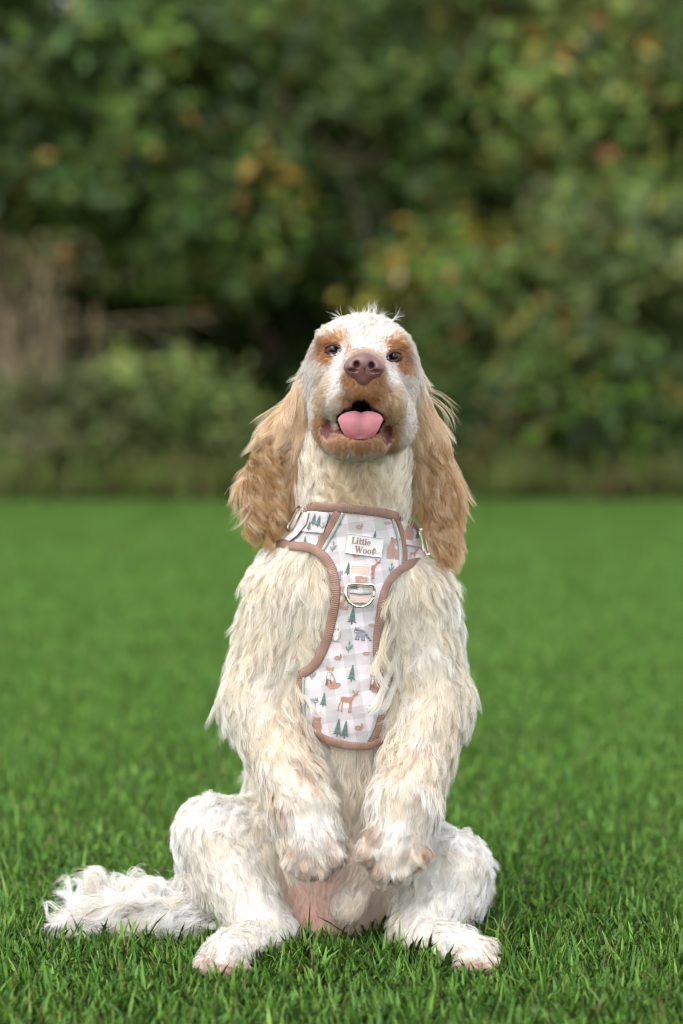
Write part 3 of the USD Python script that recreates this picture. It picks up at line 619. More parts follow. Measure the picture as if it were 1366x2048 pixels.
    pads = np.maximum(pads, 0.8 * blob(u, v, 945, 1945, 46, 20, 0, 0.5) * (w['hindtoe'] + w['foot']))
    c = lerp(c, np.array((0.36, 0.20, 0.15)), np.clip(pads * (0.35 + 1.8 * (n2 - 0.35)), 0, 0.85))
    c = lerp(c, np.array((0.72, 0.56, 0.45)), 0.7 * w['sheath'])
    # thin hair over pink skin on the belly
    g = (w['groin'] + 0.4 * w['thigh'] * blob(u, v, 660, 1800, 190, 110, 0, 0.5)) * front
    c = lerp(c, lerp(np.broadcast_to(PINK, p.shape), CREAM, np.clip(np.abs(u - 650) / 240 + (nz - 0.5), 0, 0.8)), np.clip(g, 0, 1) * np.clip((v - 1660) / 60, 0, 1) * 0.85)
    return np.clip(c * 0.935, 0, 1)
BR, _ = places(BV)
BC = coat(BV, BN, BR)
bu, bv = proj(BV)
_f = np.clip(-BN[:, 1] * 2 + 0.6, 0, 1)
inm = np.minimum.reduce([m.d(BV) for m in MOUTH[:2]]) < 0.0022
lipm = (np.minimum.reduce([m.d(BV) for m in MOUTH[2:]]) < 0.0022) | ((np.maximum.reduce([blob(bu, bv, 716, 864, 54, 7, 0.02, 0.1), blob(bu, bv, 652, 858, 12, 18, 0.2, 0.1), blob(bu, bv, 776, 870, 11, 18, -0.2, 0.1)]) > 0.5) & (BN[:, 1] < 0.3) & (BV[:, 1] < 0))
BC = BC * 0.92
BC[lipm] = LIP * 0.62 * (0.5 + 0.9 * fb(BV[lipm], 240, 3))[:, None]
BC[inm] = (0.03, 0.012, 0.010)
for c, t in EYES:
    k = np.linalg.norm((BV - c) / [0.011, 0.02, 0.0078], axis=1) < 1
    BC[k] = (0.09, 0.035, 0.02)

def body_samples(rng):
    tri = np.vstack([BQ[:, [0, 1, 2]], BQ[:, [0, 2, 3]]])
    a, b, c = BV[tri[:, 0]], BV[tri[:, 1]], BV[tri[:, 2]]
    area = np.linalg.norm(np.cross(b - a, c - a), axis=1) / 2
    dens = (BR @ PROP[:, 4])[tri[:, 0]]
    ny = BN[tri[:, 0], 1]
    dens = dens * np.where(ny > 0.35, 0.3, 1.0)
    n = rng.poisson(area * dens)
    t = np.repeat(np.arange(len(tri)), n)
    r1, r2 = rng.random(len(t)) ** 0.5, rng.random(len(t))
    w = np.stack([1 - r1, r1 * (1 - r2), r1 * r2], 1)
    p = np.einsum('nk,nkd->nd', w, BV[tri[t]]); nn = unit(np.einsum('nk,nkd->nd', w, BN[tri[t]]))
    bad = np.einsum('nk,nk->n', w, (lipm | inm)[tri[t]].astype(float)) > 0.3
    for c, tl in EYES: bad |= np.linalg.norm((p - c) / [0.0094, 0.02, 0.0062], axis=1) < 1
    bad |= np.linalg.norm((p - NOSE_TIP) / [0.0185, 0.03, 0.0165], axis=1) < 1
    bad |= p[:, 2] < 0.006
    return p[~bad], nn[~bad]
def ribbons(C, width, nrm, rng, roll=0.7):
    """Hair strands as slender strips. C: n,s,3 centre lines; nrm: n,3 the coat's outward direction."""
    n, s = C.shape[:2]
    T = unit(np.gradient(C, axis=1))
    B = unit(np.cross(T, nrm[:, None]))
    N = np.cross(B, T)
    a = rng.normal(0, roll, n)[:, None, None]
    side = B * np.cos(a) + N * np.sin(a)
    N2 = np.cross(side, T)
    N2 *= np.sign((N2 * N).sum(-1, keepdims=True) + 1e-9)
    taper = np.interp(np.linspace(0, 1, s), [0, 0.5, 0.8, 1.0], [1.0, 0.95, 0.7, 0.12])
    w = (width[:, None] * taper[None])[..., None] / 2
    V = np.stack([C - side * w, C + side * w], 2)
    sh = unit(N2 + 0.8 * nrm[:, None])
    k = np.arange(n)[:, None] * 2 * s
    q = np.concatenate([np.stack([k + 2 * i, k + 2 * i + 1, k + 2 * i + 3, k + 2 * i + 2], -1) for i in range(s - 1)], 1).reshape(-1, 4)
    return V.reshape(-1, 3), q, np.repeat(sh[:, :, None], 2, 2).reshape(-1, 3)
def strand_lines(p, n, t, L, lift, amp, freq, seg, rng, grav=0.25, gscale=0.0055, clump=0.75, lenjit=0.25):
    """Centre lines that grow out of the skin, lie over along t, wave, and draw together into tufts towards their tips."""
    N = len(p)
    s = np.linspace(0, 1, seg + 1)
    # tufts: guides picked so that they stand about gscale apart
    m = max(8, int(N / max(6.0, 1)))
    order = rng.permutation(N)
    cell = np.floor(p[order] / gscale).astype(np.int64)
    _, first = np.unique(cell, axis=0, return_index=True)
    g = order[first]
    _, own = cKDTree(p[g]).query(p)
    def lines(p, n, t, L, lift, amp, freq, ph, ax):
        b = np.cross(n, t)
        out = np.zeros((len(p), seg + 1, 3)); cur = p.copy(); out[:, 0] = cur
        for i in range(1, seg + 1):
            u = (s[i] + s[i - 1]) / 2
            d = t * (0.35 + 0.65 * min(1, u * 2.2))[..., None] if False else t * (0.45 + 0.55 * min(1.0, u * 2.2)) + n * (lift * (1.25 - 0.85 * u))[:, None] + np.array([0, 0, -1.0]) * grav * u
            d = unit(d)
            cur = cur + d * (L / seg)[:, None]
            w = amp * u
            out[:, i] = cur + b * (w * np.sin(2 * math.pi * freq * s[i] + ph) - w * np.sin(ph) * 0)[:, None] + n * (0.6 * w * np.cos(2 * math.pi * freq * s[i] + ph * 1.7))[:, None]
        return out
    gn = len(g)
    jt = rng.normal(0, 0.32, (gn, 1)) * np.cross(n[g], t[g]) + t[g]
    jt = unit(jt)
    gl = L[g] * np.exp(rng.normal(0, lenjit, gn)); glift = lift[g] * np.exp(rng.normal(0, 0.2, gn))
    gph = rng.uniform(0, 2 * math.pi, gn); gf = freq[g] * np.exp(rng.normal(0, 0.2, gn))
    G = lines(p[g], n[g], jt, gl, glift, amp[g], gf, gph, None)
    tt = unit(jt[own] + rng.normal(0, 0.10, (N, 3))); tt = unit(tt - n * (tt * n).sum(1, keepdims=True))
    l2 = gl[own] * rng.uniform(0.65, 1.1, N)
    C = lines(p, n, tt, l2, glift[own] * np.exp(rng.normal(0, 0.2, N)), amp * 0.8, gf[own], gph[own] + rng.normal(0, 0.35, N), None)
    c = (clump * np.exp(rng.normal(0, 0.15, N)) * rng.choice([1.0, 1.0, 1.0, 0.35], N))[:, None, None] * (s[None, :, None] ** 1.4)
    spread = (p - p[g][own])[:, None] * 0.18
    C = C * (1 - np.clip(c, 0, 0.95)) + (G[own] + spread) * np.clip(c, 0, 0.95)
    return C, own
def hair_part(parent, name, C, width, nrm, col0, col1, rng, roll=0.7, m=None):
    V, Q, S = ribbons(C, width, nrm, rng, roll)
    s = C.shape[1]
    t = np.linspace(0, 1, s)[None, :, None]
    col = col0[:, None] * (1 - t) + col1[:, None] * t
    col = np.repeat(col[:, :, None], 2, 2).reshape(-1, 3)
    return raw(parent, name, V, Q, m or M_fur, normals=S, color=np.clip(col, 0, 0.95))
def whole_coat(dog, keep_out):
    rng = np.random.default_rng(17)
    p, n = body_samples(rng)
    R, flow = places(p)
    attr = R @ PROP
    head = R[:, [NAMES.index(k) for k in ('skull', 'face', 'muzzle', 'cheek', 'chin', 'brow')]].sum(1)
    away = unit(p - NOSE_TIP + [0, 0.0, 0.0])
    f = flow * (1 - head)[:, None] + (away + np.array([0, 0.5, 0])) * head[:, None]
    hu, hv = proj(p)
    side = np.clip((np.abs(hu - 725) - 62) / 50, 0, 1) * R[:, [NAMES.index(k) for k in ('skull', 'face')]].sum(1) * np.clip((hv - 640) / 60, 0, 1)
    f = f * (1 - 0.75 * side[:, None]) + np.array([0, 0.35, -1.0]) * side[:, None]
    f += rng.normal(0, 0.12, f.shape) + 0.9 * (np.stack([fb(p, 30, 40 + k, 2) for k in range(3)], 1) - 0.5) * (1 - 0.7 * head)[:, None]
    t = unit(f - n * (f * n).sum(1, keepdims=True))
    L, lift, amp, freq, wid = attr[:, 0] / 1000, attr[:, 1], attr[:, 2] / 1000, attr[:, 3], attr[:, 5] / 1000
    L = L * (1 - 0.45 * R[:, NAMES.index('ear')] * np.clip((hv - 930) / 120, 0, 1))
    L = L * (0.75 + 0.5 * fb(p, 45, 9, 2))
    c0 = coat(p, n, R)
    c0 = np.clip(c0 * rng.normal(1.0, 0.06, (len(p), 1)), 0, 0.95)
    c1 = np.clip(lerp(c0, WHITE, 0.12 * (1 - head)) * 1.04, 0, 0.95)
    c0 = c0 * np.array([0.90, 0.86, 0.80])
    zone = R.argmax(1)
    ears = zone == NAMES.index('ear'); tails = zone == NAMES.index('tail'); heads = (head > 0.5) & ~ears
    rest = ~(ears | tails | heads)
    for name, sel, seg, gs, cl, gr, lj in (('fur', rest, 4, 0.0085, 0.56, 0.3, 0.22), ('face_fur', heads, 3, 0.0032, 0.45, 0.05, 0.2), ('ear_fur', ears, 7, 0.010, 0.6, 0.55, 0.2), ('tail_fur', tails, 6, 0.008, 0.85, 0.0, 0.3)):
        i = np.flatnonzero(sel)
        C, own = strand_lines(p[i], n[i], t[i], L[i], lift[i], amp[i], freq[i], seg, rng, grav=gr, gscale=gs, clump=cl, lenjit=lj)
        ok = keep_out(C, zone[i], p[i])
        if name == 'tail_fur': C[..., 2] = np.maximum(C[..., 2], 0.004)
        k = i[ok]
        gt = np.exp(rng.normal(0, 0.085, own.max() + 1))[own][ok][:, None]
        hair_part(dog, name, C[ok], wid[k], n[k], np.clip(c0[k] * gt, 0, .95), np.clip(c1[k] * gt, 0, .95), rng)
        print(name, len(k))
def curls(dog, name, zones, count, L, amp, turns, per, radius, width, rng, keep, clump=0.5):
    """Loose wavy tufts among the plain coat, in the coat's own colours and lie."""
    z = BR.argmax(1)
    ok = np.flatnonzero(np.isin(z, [NAMES.index(k) for k in zones]) & (BN[:, 1] < 0.35) & (BV[:, 2] > 0.02))
    i = rng.choice(ok, count)
    p, n = BV[i], BN[i]
    R, flow = places(p)
    f = flow + rng.normal(0, 0.28, flow.shape)
    t = unit(f - n * (f * n).sum(1, keepdims=True)); b = np.cross(n, t)
    c = coat(p, n, R)
    S = 9; s = np.linspace(0, 1, S)
    ph, LL = rng.uniform(0, 6.28, count), rng.uniform(*L, count)
    am, tu = rng.uniform(*amp, count), rng.uniform(*turns, count)
    sw = np.sin(ph[:, None] + tu[:, None] * 6.28 * s) * am[:, None] * np.minimum(1, 2 * s)
    up = 0.0035 + 0.003 * np.sin(s * 2.6)[None] + 0.35 * am[:, None] * np.cos(ph[:, None] + tu[:, None] * 6.28 * s) * s
    line = p[:, None] + t[:, None] * (LL[:, None] * s)[..., None] + b[:, None] * sw[..., None] + n[:, None] * up[..., None] + np.array([0, 0, -0.004]) * (s ** 2)[None, :, None]
    d = unit(rng.normal(size=(count, per, 3))) * (rng.random((count, per, 1)) ** 0.5) * radius
    C = line[:, None] + d[:, :, None] * (1 - clump * s ** 0.9)[None, None, :, None] + (rng.normal(0, 0.0016, (count, per, 1, 3)) * (s ** 2)[None, None, :, None])
    C[:, :, 0] -= n[:, None] * 0.006
    C = C.reshape(-1, S, 3); N = np.repeat(n, per, 0); col = np.repeat(c * rng.normal(1.02, 0.06, (count, 1)), per, 0) * rng.normal(1, 0.04, (count * per, 1))
    ok = keep(C, np.repeat(z[i], per), np.repeat(p, per, 0))
    return hair_part(dog, name, C[ok], np.full(ok.sum(), width), unit(N[ok] + rng.normal(0, 0.25, N[ok].shape)), np.clip(col[ok] * 0.9, 0, .95), np.clip(col[ok] * 1.03, 0, .95), rng)
def locks(dog, name, guides, per, radius, width, col, rng, nrm, clump=0.8, jit=0.0012, cull=None):
    """Explicit locks of hair: every guide line (px, py, y) gets a tuft of strands that draws to a point."""
    Cs, Ns, cols = [], [], []
    s = 10
    for g, w in guides:
        line = spline([P(*q) for q in g] if len(g[0]) == 3 and not isinstance(g, np.ndarray) else g, s)
        d = unit(rng.normal(size=(per, 3))) * (rng.random((per, 1)) ** 0.5) * radius * w
        t = np.linspace(0, 1, s)[None, :, None]
        wob = rng.normal(0, jit, (per, 1, 3)) * t ** 2 * 2
        cut = rng.uniform(0.75, 1.0, per)
        base = np.stack([np.stack([np.interp(np.linspace(0, c, s), np.linspace(0, 1, s), line[:, k]) for k in range(3)], 1) for c in cut])
        Cs.append(base + d[:, None] * (1 - clump * t ** 0.8) + wob)
        Ns.append(np.tile(nrm, (per, 1)) + rng.normal(0, 0.3, (per, 3)))
        c = np.asarray(col[rng.integers(0, len(col))])
        cols.append(c * rng.normal(1, 0.06, (per, 1)))
    C, N, c = np.concatenate(Cs), unit(np.concatenate(Ns)), np.clip(np.concatenate(cols) * 0.92, 0, 0.95)
    if cull is not None:
        ok = cull(C); C, N, c = C[ok], N[ok], c[ok]
    return hair_part(dog, name, C, np.full(len(C), width), N, c * 0.93, c, rng)

# ------------------------------------------------------------------ the dog's nose, eyes, tongue, claws
dog = thing('dog', 'cream and orange spaniel sitting up on its haunches with front paws hanging, tongue out', 'dog')
raw(dog, 'body', BV, BQ, M_skin, normals=BN, color=BC)
class L:                                                                     # a small volume in its own metric, for fine parts
    def __init__(s, c, r, k=0.003): s.c, s.r, s.k = P(*c), np.asarray(r)[[0, 2, 1]] * PX, k
    def d(s, p):
        q = p - s.c
        k0 = np.linalg.norm(q / s.r, axis=-1); k1 = np.linalg.norm(q / s.r ** 2, axis=-1)
        return k0 * (k0 - 1) / np.maximum(k1, 1e-9)
ny0 = float(front_depth([728], [735], sdf)[0])
def nose_sdf(p):
    d = L((728, 729, ny0 + .004), (32, 24, 22)).d(p)
    for b in (L((703, 735, ny0 + .003), (15, 17, 22)), L((754, 736, ny0 + .003), (15, 17, 22)), L((728, 748, ny0 + .003), (23, 16, 16)), L((727, 760, ny0 + .003), (12, 11, 11))):
        d = smin(d, b.d(p), 0.004)
    for c in (L((713, 729, ny0 - .008), (6, 7, 16)), L((743, 731, ny0 - .008), (6, 7, 16)), L((706, 741, ny0 - .007), (9, 3.2, 10)), L((750, 743, ny0 - .007), (9, 3.2, 10))):
        d = smax(d, -c.d(p), 0.0022)
    g = np.hypot(p[..., 0] - P(727, 750, 0)[0], np.maximum(0, p[..., 2] - P(727, 738, ny0)[2]) ) - 0.0005
    return smax(d, -np.maximum(g, p[..., 1] - (ny0 - 0.0045)), 0.0012)
c = P(728, 735, ny0)
nv, nq = surface_nets(nose_sdf, c - [0.024, 0.018, 0.024], c + [0.024, 0.02, 0.022], 0.0007)
nn = grad(nose_sdf, nv, 0.0004)
holes = np.minimum.reduce([L((713, 729, ny0 - .008), (6, 7, 16)).d(nv), L((743, 731, ny0 - .008), (6, 7, 16)).d(nv)])
nc = np.array((0.125, 0.05, 0.042)) * (0.75 + 0.5 * fb(nv, 300, 4))[:, None]
nc = lerp(nc, np.array((0.05, 0.02, 0.018)), np.clip((0.0012 - holes) / 0.0012, 0, 1) * np.clip((nv[:, 1] - (ny0 - .008)) / 0.004, 0, 1))
M_nose = mat('nose_leather', {'a': ('attribute', {'attribute': 'tint'}), 'g': ('texture_coordinate', {}), 'v': ('voronoi_texture', {'scale': 900.0}), 'b': ('bump', {'strength': 0.35, 'distance': 0.0006}),
     'p': ('principled_bsdf', {'roughness': 0.42, 'specular_ior_level': 0.5, 'coat_weight': 0.15, 'coat_roughness': 0.25})},
     [('a.color', 'p.base_color'), ('g.object', 'v.vector'), ('v.distance', 'b.height'), ('b.normal', 'p.normal')], surface='p.BSDF')
raw(dog, 'nose', nv, nq, M_nose, normals=nn, color=nc)
_f0 = np.flatnonzero(BN[:, 1] < 0.25); _t0 = cKDTree(np.stack(proj(BV[_f0]), 1))
M_eye = tinted('eye', rough=0.06, spec=0.32)
for c, t in EYES:
    s = trimesh.creation.icosphere(4, EYE_R)
    v = np.array(s.vertices)
    gz = unit(np.array([0.0, -1.0, -0.05]))
    ang = np.degrees(np.arccos(np.clip(unit(v) @ gz, -1, 1)))
    rr = np.random.default_rng(2)
    col = lerp(lerp(np.tile([[0.006, 0.005, 0.005]], (len(v), 1)), np.array((0.045, 0.018, 0.007)), np.clip((ang - 24) / 6, 0, 1)), np.array((0.05, 0.028, 0.02)), np.clip((ang - 50) / 6, 0, 1))
    v = v + gz * 0.0012 * np.clip(1 - ang / 40, 0, 1)[:, None]
    inw = 0.0012 * np.sign(P(727, 700, 0)[0] - c[0])
    raw(dog, 'eye', v + c + [inw, EYE_R + 0.0016, 0], s.faces, M_eye, color=col, smooth=True)
    a = np.linspace(0, 2 * math.pi, 40)
    for lid, lo, hi, drop in (('upper_eyelid', 0.0, math.pi, 0.0012), ('lower_eyelid', math.pi, 2 * math.pi, 0.0004)):
        a = np.linspace(lo, hi, 22)
        x = 0.0076 * np.cos(a); z = (0.0046 if lid[0] == 'u' else 0.0044) * np.sin(a) * (1 - 0.25 * np.cos(a) ** 2)
        ct, st_ = math.cos(t), math.sin(t)
        q = np.stack([c[0] + inw + x * ct - z * st_, np.full(22, c[1]), c[2] + x * st_ + z * ct], 1)
        uu, vv = proj(q)
        yy = np.array([np.partition(BV[_f0[i], 1], 2)[2] for i in _t0.query(np.stack([uu, vv], 1), 8)[1]])
        yy = np.minimum(gaussian_filter(yy, 2.0), c[1] + EYE_R + 0.0012 - np.sqrt(np.maximum(EYE_R ** 2 - x ** 2 - z ** 2, 0)) + 0.0004) - drop * 0.3
        vtx, fc = tube_mesh(np.stack([q[:, 0], yy, q[:, 2]], 1), np.interp(np.abs(np.linspace(-1, 1, 22)), [0, .8, 1], [0.0013, 0.0012, 0.0008]), 8)
        raw(dog, lid, vtx, fc, M_skin, color=np.tile([[0.055, 0.022, 0.013]], (len(vtx), 1)), smooth=True)
def tongue():
    k = spline([P(722, 838, -0.04), P(722, 829, -0.07), P(722, 826, -0.092), P(721, 836, -0.106), P(720, 858, -0.110), P(720, 878, -0.107)], 30)
    u = np.linspace(0, 1, 30)
    hw = np.interp(u, [0, .3, .5, .62, .8, .92, .97, 1], [24, 30, 42, 46, 38, 31, 26, 16]) * PX * 0.95
    th = np.interp(u, [0, .5, .9, 1], [5, 4.2, 3, 1.2]) * 0.001 / 2
    t = unit(np.gradient(k, axis=0)); nrm = unit(np.cross(t, [1.0, 0, 0])); nrm *= np.sign(nrm[:, 2:] - nrm[:, 1:2] + 1e-9)
    a = np.linspace(0, 2 * math.pi, 25)[:-1]
    rows = []
    for i in range(30):
        x = np.cos(a); z = np.sin(a)
        sx = np.sign(x) * np.abs(x) ** 0.8 * hw[i]
        lift = -0.0020 * (1 - np.clip(np.abs(sx) / hw[i], 0, 1)) ** 6 * (z > 0) - 0.0012 * np.abs(sx / hw[i]) ** 3
        rows.append(k[i] + sx[:, None] * [1.0, 0, 0] + (z * th[i] + lift)[:, None] * nrm[i])
    v = np.array(rows).reshape(-1, 3); n = 24
    i, j = np.meshgrid(np.arange(29), np.arange(n), indexing='ij')
    q = np.stack([i * n + j, i * n + (j + 1) % n, (i + 1) * n + (j + 1) % n, (i + 1) * n + j], -1).reshape(-1, 4)
    f = np.vstack([q[:, [0, 1, 2]], q[:, [0, 2, 3]], [[29 * n, 29 * n + k_, 29 * n + k_ + 1] for k_ in range(1, n - 1)]])
    mid = np.exp(-((v[:, 0] - P(721, 850, -0.1)[0]) / 0.0011) ** 2)
    col = np.array((0.30, 0.112, 0.130)) * ((0.80 + 0.4 * fb(v, 260, 5, 4)) * (1 - 0.28 * mid))[:, None]
    m = mat('tongue', {'a': ('attribute', {'attribute': 'tint'}), 'g': ('texture_coordinate', {}), 'v': ('noise_texture', {'scale': 1500.0}), 'b': ('bump', {'strength': 0.25, 'distance': 0.0005}),
        'p': ('principled_bsdf', {'roughness': 0.55, 'subsurface_weight': 0.3, 'subsurface_scale': 0.003, 'specular_ior_level': 0.3})}, [('a.color', 'p.base_color'), ('g.object', 'v.vector'), ('v.fac', 'b.height'), ('b.normal', 'p.normal')], surface='p.BSDF')
    raw(dog, 'tongue', v, f, m, color=col, smooth=True)
tongue()
M_claw = plain('claw', (0.05, 0.032, 0.025), 0.35)
for x, y, d in ((612, 1745, -0.055), (642, 1746, -0.056), (671, 1723, -0.054), (588, 1730, -0.052), (765, 1753, -0.058), (781, 1757, -0.06), (802, 1748, -0.058), (738, 1716, -0.056), (402, 1944, -0.138), (423, 1959, -0.153), (454, 1964, -0.158), (1004, 1942, -0.12), (978, 1949, -0.138)):
    a = P(x, y, d)
    dn = np.array([0, -0.25, -1.0]) if y < 1900 else np.array([0, -1.0, -0.15])
    v, f = tube_mesh([a - dn * 0.004, a, a + dn * 0.004 + [0, 0.0008, 0]], [0.0021, 0.0017, 0.0004], 7)
    raw(dog, 'claw', v, f, M_claw, smooth=True)

# ------------------------------------------------------------------ harness: a sheet that lies on the chest
gx, gy = np.arange(520, 921, 6.0), np.arange(970, 1541, 6.0)
GX, GY = np.meshgrid(gx, gy, indexing='ij')
ya = front_depth(GX, GY, lambda p: sdf(p, ('torso', 'neck')))
yb = front_depth(GX, GY, lambda p: sdf(p, ('torso', 'neck', 'arm')))
def fill(y):
    y = np.where(np.isnan(y), 0.10, y)
    return np.minimum(y, 0.10)
bl = np.clip((GY - 1100) / 70, 0, 1)
YG = gaussian_filter(fill(yb) * (1 - bl) + fill(ya) * bl, 4.0, mode='nearest') - 0.008
YG = YG + 0.0030 * (meshkit.fbm(np.stack([GX / 34 + GY / 120, GY / 20, 0 * GX], -1), 3, 9) - 0.5)      # small creases in the cloth
def sheet_y(px, py):
    return map_coordinates(YG, [(np.asarray(px, float) - gx[0]) / 6, (np.asarray(py, float) - gy[0]) / 6], order=1, mode='nearest')
def F(px, py, off=0.0):
    return P(px, py, sheet_y(px, py) - off)
NECK = [(604, 1024), (622, 1014), (655, 1015), (690, 1017), (740, 1022), (785, 1030), (815, 1042), (838, 1060)]
ARM_L = [(556, 1086), (585, 1091), (612, 1094), (635, 1103), (655, 1122), (667, 1150), (671, 1185), (666, 1225), (656, 1270), (643, 1305), (626, 1332), (600, 1350)]
ARM_R = [(864, 1128), (838, 1124), (812, 1132), (789, 1150), (774, 1172), (765, 1200), (759, 1240), (754, 1285), (756, 1330), (764, 1375)]
HEM = [(632, 1466), (648, 1477), (672, 1486), (705, 1492), (738, 1491), (768, 1478)]
c2 = lambda a, n=40: [tuple(x) for x in spline([(p[0], p[1], 0) for p in a], n)[:, :2]]
PANEL = Polygon(c2(NECK) + [(852, 1100)] + c2(ARM_R) + [(769, 1425)] + c2(HEM)[::-1] + [(612, 1445), (600, 1400)] + c2(ARM_L)[::-1] + [(572, 1062)]).buffer(0)
def sheet(poly, step, off, thick=0.0, rng=np.random.default_rng(4)):
    """A polygon drawn in the picture's units, laid on the chest as a cloth mesh (with a back and edges if thick)."""
    poly = poly.segmentize(step)
    rings = [poly.exterior] + list(poly.interiors)
    b = np.vstack([np.array(r.coords)[:-1] for r in rings])
    x0, y0, x1, y1 = poly.bounds
    g = np.stack(np.meshgrid(np.arange(x0, x1, step), np.arange(y0, y1, step), indexing='ij'), -1).reshape(-1, 2)
    inner = poly.buffer(-step * 0.45)
    if len(g) and not inner.is_empty: g = g[shapely.contains_xy(inner, g[:, 0], g[:, 1])]
    pts = np.vstack([b, g])
    t = Delaunay(pts).simplices
    c = pts[t].mean(1)
    t = t[shapely.contains_xy(poly.buffer(0.01), c[:, 0], c[:, 1])]
    a = pts[t]
    cr = (a[:, 1, 0] - a[:, 0, 0]) * (a[:, 2, 1] - a[:, 0, 1]) - (a[:, 1, 1] - a[:, 0, 1]) * (a[:, 2, 0] - a[:, 0, 0])
    t = np.where((cr > 0)[:, None], t[:, ::-1], t)[np.abs(cr) > 1e-6]
    v = F(pts[:, 0], pts[:, 1], off)
    if thick:
        n = len(pts); v = np.vstack([v, F(pts[:, 0], pts[:, 1], off - thick)])
        e = np.sort(np.vstack([t[:, [0, 1]], t[:, [1, 2]], t[:, [2, 0]]]), 1)
        u, cnt = np.unique(e, axis=0, return_counts=True); u = u[cnt == 1]
        t = np.vstack([t, t[:, ::-1] + n, np.stack([u[:, 0], u[:, 1], u[:, 1] + n], 1), np.stack([u[:, 0], u[:, 1] + n, u[:, 0] + n], 1)])
        pts = np.vstack([pts, pts])
    return v, t, pts
harness = thing('dog_harness', 'pale checked harness printed with woodland animals, worn on the chest of the dog', 'harness')
def gingham(name, tone=1.0):
    return mat(name, {
        'a': ('attribute', {'attribute': 'tint'}), 'm': ('mapping', {'rotation': (0, 0, 0.16), 'scale': (1.0, 1.0, 1.0)}), 's': ('separate_xyz', {}),
        'fx': ('math', {'math_type': 'fraction'}), 'fy': ('math', {'math_type': 'fraction'}), 'lx': ('math', {'math_type': 'less_than', 'value2': 0.48}), 'ly': ('math', {'math_type': 'less_than', 'value2': 0.48}),
        'ad': ('math', {'math_type': 'add'}), 'hf': ('math', {'math_type': 'multiply', 'value2': 0.5}),
        'r': ('rgb_ramp', {'interpolate': True, 'ramp': [(0.0, (0.75 * tone, 0.645 * tone, 0.685 * tone)), (0.5, (0.60 * tone, 0.545 * tone, 0.555 * tone)), (1.0, (0.50 * tone, 0.465 * tone, 0.465 * tone))]}),
        'wx': ('wave_texture', {'wave_type': 'bands', 'bands_direction': 'x', 'scale': 16.0}), 'wy': ('wave_texture', {'wave_type': 'bands', 'bands_direction': 'y', 'scale': 16.0}), 'wm': ('math', {'math_type': 'add'}),
        'nz': ('noise_texture', {'scale': 1.3, 'detail': 4.0}), 'nr': ('rgb_ramp', {'ramp': [(0.3, (0.93, 0.93, 0.93)), (0.7, (1.0, 1.0, 1.0))]}), 'mul': ('mix', {'mix_type': 'multiply', 'fac': 1.0}),
        'b': ('bump', {'strength': 0.15, 'distance': 0.0003}), 'p': ('principled_bsdf', {'roughness': 0.75, 'specular_ior_level': 0.25, 'sheen_weight': 0.15})},
        [('a.vector', 'm.vector'), ('m.vector', 's.vector'), ('s.x', 'fx.value1'), ('s.y', 'fy.value1'), ('fx.value', 'lx.value1'), ('fy.value', 'ly.value1'), ('lx.value', 'ad.value1'), ('ly.value', 'ad.value2'), ('ad.value', 'hf.value1'), ('hf.value', 'r.fac'),
         ('a.vector', 'wx.vector'), ('a.vector', 'wy.vector'), ('wx.fac', 'wm.value1'), ('wy.fac', 'wm.value2'), ('wm.value', 'b.height'), ('b.normal', 'p.normal'), ('a.vector', 'nz.vector'), ('nz.fac', 'nr.fac'), ('r.color', 'mul.color1'), ('nr.color', 'mul.color2'), ('mul.color', 'p.base_color')], surface='p.BSDF')
M_check = gingham('checked_cloth')
uvw = lambda pts, s=52.0: np.stack([pts[:, 0] / s, pts[:, 1] / s, 0 * pts[:, 0]], 1)
v, t, pts = sheet(PANEL, 4.5, 0.0, 0.0025)
panel = harness + '/chest_panel'
raw(harness, 'chest_panel', v, t, M_check, color=uvw(pts), smooth=True)
M_trim = mat('brown_webbing', {'a': ('attribute', {'attribute': 'tint'}), 'w': ('wave_texture', {'wave_type': 'bands', 'bands_direction': 'x', 'scale': 1.0}), 'b': ('bump', {'strength': 0.5, 'distance': 0.0006}),
    'g': ('texture_coordinate', {}), 'n': ('noise_texture', {'scale': 60.0, 'detail': 4.0}), 'r': ('rgb_ramp', {'ramp': [(0.3, (0.245, 0.142, 0.108)), (0.7, (0.315, 0.19, 0.148))]}), 'p': ('principled_bsdf', {'roughness': 0.7, 'specular_ior_level': 0.3})},
    [('a.vector', 'w.vector'), ('w.fac', 'b.height'), ('b.normal', 'p.normal'), ('g.object', 'n.vector'), ('n.fac', 'r.fac'), ('r.color', 'p.base_color')], surface='p.BSDF')
def piping(name, path, half, off=0.001, n=70, label=None, m=None, flat=0.42):
    q = np.array(c2(path, n)); c = F(q[:, 0], q[:, 1], off)
    t = unit(np.gradient(c, axis=0))
    e = 3.0
    nx = F(q[:, 0] + e, q[:, 1], off) - F(q[:, 0] - e, q[:, 1], off); nz = F(q[:, 0], q[:, 1] - e, off) - F(q[:, 0], q[:, 1] + e, off)
    up = unit(np.cross(nx, nz))
    wig = 1 + 0.06 * (fb(c, 120, 3) - 0.5) * 2
    v, f = tube_mesh(c, half * PX * wig, 12, flat=flat, up=up)
    d = np.concatenate([[0], np.cumsum(np.linalg.norm(np.diff(c, axis=0), axis=1))])
    u = np.concatenate([np.repeat(d, 12), [0, d[-1]]]) * 150
    return raw(harness, name, v, f, m or M_trim, color=np.stack([u, 0 * u, 0 * u], 1), smooth=True, label=label)
piping('edge_binding', NECK, 9, label='brown padded binding along the neck edge')
piping('edge_binding', ARM_L, 9.5, n=110, label='brown padded binding round the armhole on the left')
piping('edge_binding', ARM_R, 9.5, n=110, label='brown padded binding round the armhole on the right')
piping('edge_binding', HEM, 9, label='brown padded binding along the hem')
